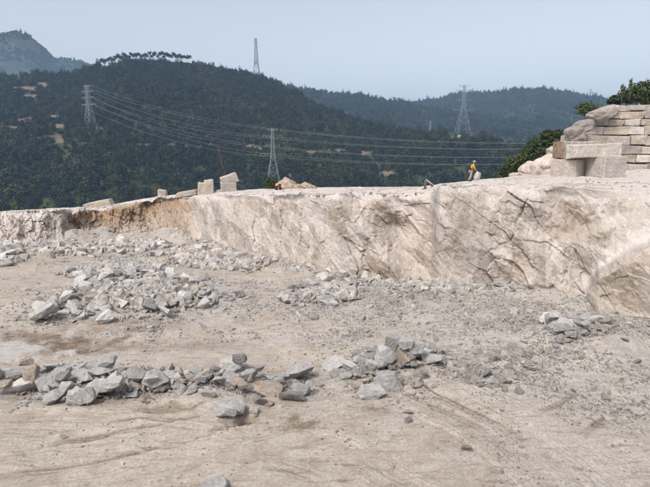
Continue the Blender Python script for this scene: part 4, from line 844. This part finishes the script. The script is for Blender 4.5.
for sgn, ax_, ay_ in ((1, -.02, .12), (-1, -.22, -.13)): skin('boot', [(ax_ - .05, ay_, .05), (ax_ + .05, ay_, .05), (ax_ + .19, ay_, .045)], [(0, 1), (1, 2)], [.05, .055, .045], mk, per)
bm = bmesh.new(); bmesh.ops.create_uvsphere(bm, u_segments=18, v_segments=10, radius=1)
for v in bm.verts:
    z = v.co.z; v.co = Vector((v.co.x * .115, v.co.y * .105, max(z, -.12) * .11)); 
    if z < .05: v.co.x *= 1.45; v.co.y *= 1.4
link('hat', bm_mesh('hat', bm, True), hatm, per, (.235, 0, 1.60), (0, .15, 0))
for sgn in (1, -1):
    bm = bmesh.new(); bmesh.ops.create_icosphere(bm, subdivisions=2, radius=.011); link('eye', bm_mesh('eye', bm), nv, per, (.312, sgn * .03, 1.55))
    bm = bmesh.new(); bmesh.ops.create_icosphere(bm, subdivisions=2, radius=.025); link('ear', bm_mesh('ear', bm, True), sk, per, (.235, sgn * .08, 1.54), (0, 0, 0), (.7, .5, 1.2))
bm = bmesh.new(); tube(bm, [(.305, 0, 1.56), (.335, 0, 1.525)], [.008, .018], 8); link('nose', bm_mesh('nose', bm, True), sk, per)
bm = bmesh.new(); tube(bm, [(.312, -.025, 1.495), (.318, 0, 1.493), (.312, .025, 1.495)], .006, 6); link('mouth', bm_mesh('mouth', bm), hatm, per)
tag(link('boulder', round_rock(3, 'grey', 2.2), None, None, (wp[0] + .50, wp[1] - .05, wp[2] + .36), (.1, .1, .3), (.5, .5, .8)), 'grey rounded stone standing under the worker\'s hands', 'boulder')

# ------------------------------------------------------------------ pylons and power lines
def pylon(px, py_base, hpx, label, rz=0.0, arms=((.985, .10), (.89, .15), (.735, .11), (.60, .2)), bw=.125, waist=.55, ww=.03, tw=.014, r=None, thick=1.0, ins=True):
    a, rr_, z = hit_hill(px, py_base) if r is None else (float(azel(px, py_base)[0]), r, None)
    if z is None: z = float(terrain(np.array([a]), np.array([r]))[0][0])
    top = at_r(px, py_base - hpx, rr_)[2]; h = float(top - z); root = empty('lattice_pylon', (rr_ * math.sin(a), rr_ * math.cos(a), z - .3), rz)
    tag(root, label, 'pylon', None); t = .0031 * rr_ ** .5 * 2.6 * thick      # steel sections as they read at this distance
    t = min(.30, max(.10, t * .9))
    def hw(s): return h * (bw + (ww - bw) * s / waist) if s < waist else h * (ww + (tw - ww) * (s - waist) / (1 - waist))
    cor = [(1, 1), (-1, 1), (-1, -1), (1, -1)]
    P_ = lambda c, s: Vector((c[0] * hw(s), c[1] * hw(s), h * s))
    for c in cor:
        bm = bmesh.new(); tube(bm, [P_(c, 0) - Vector((0, 0, .6)), P_(c, waist), P_(c, 1)], t, 5); link('leg', bm_mesh('leg', bm), M['steel'], root)
    bm = bmesh.new(); lv = [0, .16, .30, .42, waist]; s = waist
    while s < .97: s += .065; lv.append(min(s, 1))
    for s0, s1 in zip(lv[:-1], lv[1:]):
        for i in range(4):
            c0, c1 = cor[i], cor[(i + 1) % 4]; bar(bm, P_(c0, s0), P_(c1, s1), t * .6); bar(bm, P_(c1, s0), P_(c0, s1), t * .6); bar(bm, P_(c0, s1), P_(c1, s1), t * .6)
    link('bracing', bm_mesh('bracing', bm), M['steel'], root)['kind'] = 'stuff'
    tips = []
    for s, sp in arms:
        bm = bmesh.new()
        for sg in (1, -1):
            tip = Vector((sg * sp * h, 0, h * (s + .006)))
            for cy in (1, -1):
                bar(bm, Vector((sg * hw(s), cy * hw(s), h * s)), tip, t * .7); bar(bm, Vector((sg * hw(s), cy * hw(s), h * (s - .035))), tip, t * .6)
                m0 = Vector((sg * hw(s), cy * hw(s), h * s)).lerp(tip, .5); bar(bm, m0, Vector((sg * hw(s), -cy * hw(s), h * (s - .035))).lerp(tip, .5), t * .5)
            tips.append((s, sg, tip))
        arm = link('crossarm', bm_mesh('crossarm', bm), M['steel'], root)
        for s, sg, tip in tips[-2:] if ins else ():
            if s < .95:
                bm = bmesh.new(); tube(bm, [tip, tip - Vector((0, 0, h * .04))], .12, 5); link('insulator', bm_mesh('insulator', bm), M['wire'], arm)
    Mx = Matrix.Translation(root.location) @ Matrix.Rotation(rz, 4, 'Z')
    return root, [(s, sg, Mx @ (tip - Vector((0, 0, h * .04 if s < .95 else 0)))) for s, sg, tip in tips]
pm, tm = pylon(273.5, 190, 62, 'tall lattice pylon rising behind the bush and earth mound', .25)
pl_, tl = pylon(90.5, 127, 42, 'lattice pylon on the open hillside at the end of the wires', -.45, arms=((.985, .13), (.86, .2), (.72, .2), (.55, .24)), bw=.115, waist=.5, ww=.042, tw=.03)
pr_, tr = pylon(462, 137.3, 52.5, 'large lattice pylon standing on the low spur over beige foundations', .1, arms=((.985, .125), (.9, .17), (.72, .15), (.53, .22)), bw=.14, waist=.6, ww=.032)
pk, tk = pylon(256.5, 76, 38, 'slender lattice mast against the sky on the wooded crest', .2, arms=((.97, .035), (.9, .05)), bw=.10, waist=.35, ww=.055, tw=.02, ins=False, r=597, thick=1.7)
pf, tf = pylon(430, 133, 12.5, 'tiny distant pylon on the hazy ridge slope', .2, arms=((.98, .16), (.82, .24), (.6, .2)), bw=.13, ins=False)
pg, tg = pylon(590, 99, 10, 'tiny pylon on the far ridge skyline above the lone tree', .1, arms=((.98, .2), (.8, .3), (.6, .25)), bw=.13, ins=False, r=1395)
def wire(p, q, sag, label, group, rad):
    p, q = Vector(p), Vector(q); pts = []
    for i in range(33): t = i / 32; c = p.lerp(q, t); c.z -= sag * 4 * t * (1 - t); pts.append(c)
    bm = bmesh.new(); tube(bm, pts, rad, 4, False); tag(link('power_line', bm_mesh('power_line', bm, True), M['wire']), label, 'power line', group)
LV = {0: 'topmost', 1: 'upper', 2: 'middle', 3: 'lowest'}; SD = {1: 'outer', -1: 'inner'}
for i, ((s, sg, a), (s2, sg2, b)) in enumerate(zip(tl, tm)):
    wire(a, b, 6.5 if i // 2 else 4.5, f'{LV[i // 2]} {SD[sg]} wire strung from the hillside pylon to the tall pylon', None, .045)
for i, (s, sg, a) in enumerate(tm):
    q = at_r(680, 137 + (1 - s) * 44, 345 + 10 * sg); wire(a, q, 5.5, f'{LV[i // 2]} {SD[sg]} wire running from the tall pylon behind the quarry wall', None, .042)
for i, (s, sg, a) in enumerate(tr):
    q = at_r(690, 138 + (1 - s) * 40, 470 + 12 * sg); wire(a, q, 4, f'{LV[i // 2]} {SD[sg]} wire falling from the spur pylon towards the quarry bank', None, .055)
for px, w, lab in ((456, 4.5, 'beige concrete footing under the spur pylon'), (479, 2.2, 'small beige footing standing apart beside the spur pylon')):
    a, rr_, z = hit_hill(px, 138.5); bm = bmesh.new(); box(bm, (0, 0, .6), (w * 1.6, 3, 2.4)); box(bm, (w * .5, 0, 2.0), (w * .55, 2.4, 1.2)); bmesh.ops.bevel(bm, geom=bm.edges[:], offset=.15, segments=1, affect='EDGES')
    tag(link('footing', bm_mesh('footing', bm), M['tan'], None, (rr_ * math.sin(a), rr_ * math.cos(a) - 2, z)), lab, 'footing')

# ------------------------------------------------------------------ trees and shrubs one can tell apart
def trunk_mesh(name, h, r0, seed, limbs=5, spread=.5, mat=None, lean=(0, 0), lo=.45):
    g = random.Random(seed); bm = bmesh.new(); pts = []; n = 6
    for i in range(n): t = i / (n - 1); pts.append(Vector((lean[0] * t * h + g.uniform(-.03, .03) * h * t, lean[1] * t * h + g.uniform(-.03, .03) * h * t, h * t)))
    tube(bm, pts, [r0 * (1 - .75 * i / (n - 1)) for i in range(n)], 7)
    for k in range(limbs):
        t = g.uniform(lo, .9); i = min(n - 2, int(t * (n - 1))); p = pts[i].lerp(pts[i + 1], t * (n - 1) - i); a = g.uniform(0, 6.28); L = spread * h * g.uniform(.5, 1)
        tube(bm, [p, p + Vector((math.cos(a) * L * .55, math.sin(a) * L * .55, L * .35)), p + Vector((math.cos(a) * L, math.sin(a) * L, L * .55))], [r0 * .4, r0 * .25, r0 * .1], 5)
    me = bm_mesh(name, bm, True); me.materials.append(mat or M['bark']); return me
def plant(name, label, cat, pos, h, cr, ch, seed, mat, n=700, leaf=.10, trunk=.06, clumps=14, group=None, bark=None, base=.35):
    root = empty(name, tuple(pos), random.uniform(0, 6)); tag(root, label, cat, group)
    link('trunk' if cat == 'tree' else 'stem', trunk_mesh('trunk', h * .82, trunk, seed, 6, cr / h * .8, bark), None, root)
    link('crown', leaf_cloud('crown', n, cr, cr, ch / 2, leaf, seed, mat, clumps, h - ch / 2), None, root); return root
p = bank(585, 63); p = np.array([*at_r(586, 121, 62.5)])
plant('tree', 'lone spreading dark tree above the brown boulders', 'tree', p, 2.35, 1.45, 1.9, 41, M['leaf2'], 1500, .12, .09, 11)
for i, (px, pyt, w, lab) in enumerate(((616, 98, 14, 'low round shrub at the end of the wall top'), (626, 91, 15, 'broad leafy tree above the small top blocks'), (637, 86, 18, 'tall bushy tree behind the wall top'), (648, 82, 20, 'tallest full tree over the quarry wall'), (662, 80, 20, 'wide leafy tree beyond the tallest one over the wall'), (632, 97, 14, 'dense shrub below the tall bushy tree'), (645, 95, 16, 'dense shrub below the tallest full tree'))):
    r_ = 64.5 + (i % 3); uu = px_m(px, 1, r_); b = at_r(px, 106, r_); hh = (106 - pyt) * uu + .3
    plant('tree' if 'tree' in lab else 'shrub', lab, 'tree' if 'tree' in lab else 'shrub', (b[0], b[1], b[2] - .4), hh + .4, w * uu * .62, hh * .95, 50 + i, M['leaf2'], 1500, .13, .07, 13)
for i, (px, py, hp, lab) in enumerate(((621, 96, 12, 'thin wispy sapling rising left of the leafy trees on the wall'), (629, 92, 14, 'thin wispy sapling rising among the leafy trees on the wall'))):
    b = at_r(px, py + 9, 63.5); plant('sapling', lab, 'sapling', (b[0], b[1], b[2]), px_m(px, hp + 9, 63.5), .32, 1.5, 70 + i, M['leaf3'], 160, .09, .03, 7)
SB = [(505, 179, 12), (511, 172, 12), (517, 174, 14), (522, 166, 13), (527, 168, 13), (532, 158, 14), (538, 160, 14), (543, 152, 14), (548, 147, 13), (553, 150, 12), (556, 142, 11), (563, 141, 10), (500, 182, 10), (536, 150, 12), (526, 158, 11), (595, 121, 11), (590, 126, 9), (514, 166, 10), (547, 142, 10)]
for i, (px, py, w) in enumerate(SB):
    r_ = 62 + 1.5 * (i % 3); uu = px_m(px, 1, r_); b = at_r(px, py - 1, r_)
    zone = ('at the foot of the bank by the end of the bench' if px < 519 else 'midway up the bank above the low beige outcrop' if px < 541 else 'high on the bank beside the wall steps')
    plant('shrub', 'dark green shrub ' + zone, 'shrub', (b[0], b[1], b[2] - .5), w * uu * 1.1 + .5, w * uu * .78, w * uu * 1.2, 80 + i, M['leaf2'], 650, .13, .04, 10, 'shrubs ' + zone)
b = on_bench(272, 46.0); plant('shrub', 'dark bush growing at the foot of the tall pylon behind the mound', 'shrub', (b[0] - .2, b[1], b[2] - .6), 2.1, .95, 1.8, 120, M['leaf2'], 900, .1, .05, 10)
for i, (px, py, hp, lab) in enumerate(((13, 213, 5, 'tiny yellowish sprig on the pale low rim'), (48, 211.5, 6, 'small green sprig at the end of the pale low rim'), (78, 210, 8, 'yellow green sapling just left of the tilted slab'), (116, 207, 11, 'upright green sapling between tilted slab and small block'), (155, 199.5, 9, 'bushy green sapling touching the small squared block'))):
    r_ = rimr(px) - .8; b = on_bench(px, r_); hh = px_m(px, hp * 2.0, r_) + .2; plant('sapling', lab, 'sapling', (b[0], b[1], b[2] - .15), hh, hh * .38, hh * .8, 130 + i, M['leaf3'], 150, .06, .015, 7)
# pines along the crest
pine_t = [trunk_mesh('pine_trunk', 8.8, .2, 200 + i, 6, .18, M['palebark'], (random.uniform(-.05, .05), 0), .6) for i in range(4)]
pine_c = [leaf_cloud('pine_crown', 420, 2.6, 2.6, 2.3, .4, 210 + i, M['leaf'], 10, 7.6) for i in range(4)]
px = 99.0; i = 0
while px < 192:
    py = np.interp(px, [95, 120, 150, 190], [69, 62, 60, 62]); a = float(azel(px, py)[0]); rr_ = float(np.interp(a, HA[0], HA[2])) - random.uniform(-6, 2); z = float(terrain(np.array([a]), np.array([rr_]))[0][0]); sc = random.uniform(.75, 1.15)
    root = empty('pine_tree', (rr_ * math.sin(a), rr_ * math.cos(a), z - .3), random.uniform(0, 6)); root.scale = (sc,) * 3
    tag(root, 'slender pine with a bare pale trunk lining the rounded hill crest', 'tree', 'pines along the hill crest')
    link('trunk', pine_t[i % 4], None, root); link('crown', pine_c[(i * 3) % 4], None, root); i += 1; px += random.uniform(1.4, 2.4)

# ------------------------------------------------------------------ haze
bm = bmesh.new(); box(bm, (0, 0, 98), (5900, 5900, 326)); hz = link('haze', bm_mesh('haze', bm)); tag(hz, kind='stuff')
hm = bpy.data.materials.new('haze'); hm.use_nodes = True; hm.node_tree.nodes.clear()
pv_ = hm.node_tree.nodes.new('ShaderNodeVolumePrincipled'); ho = hm.node_tree.nodes.new('ShaderNodeOutputMaterial'); hm.node_tree.links.new(pv_.outputs[0], ho.inputs['Volume'])
pv_.inputs['Color'].default_value = (.46, .69, 1, 1); pv_.inputs['Density'].default_value = .00028; pv_.inputs['Anisotropy'].default_value = 0.0
hz.data.materials.append(hm); hz.display_type = 'WIRE'
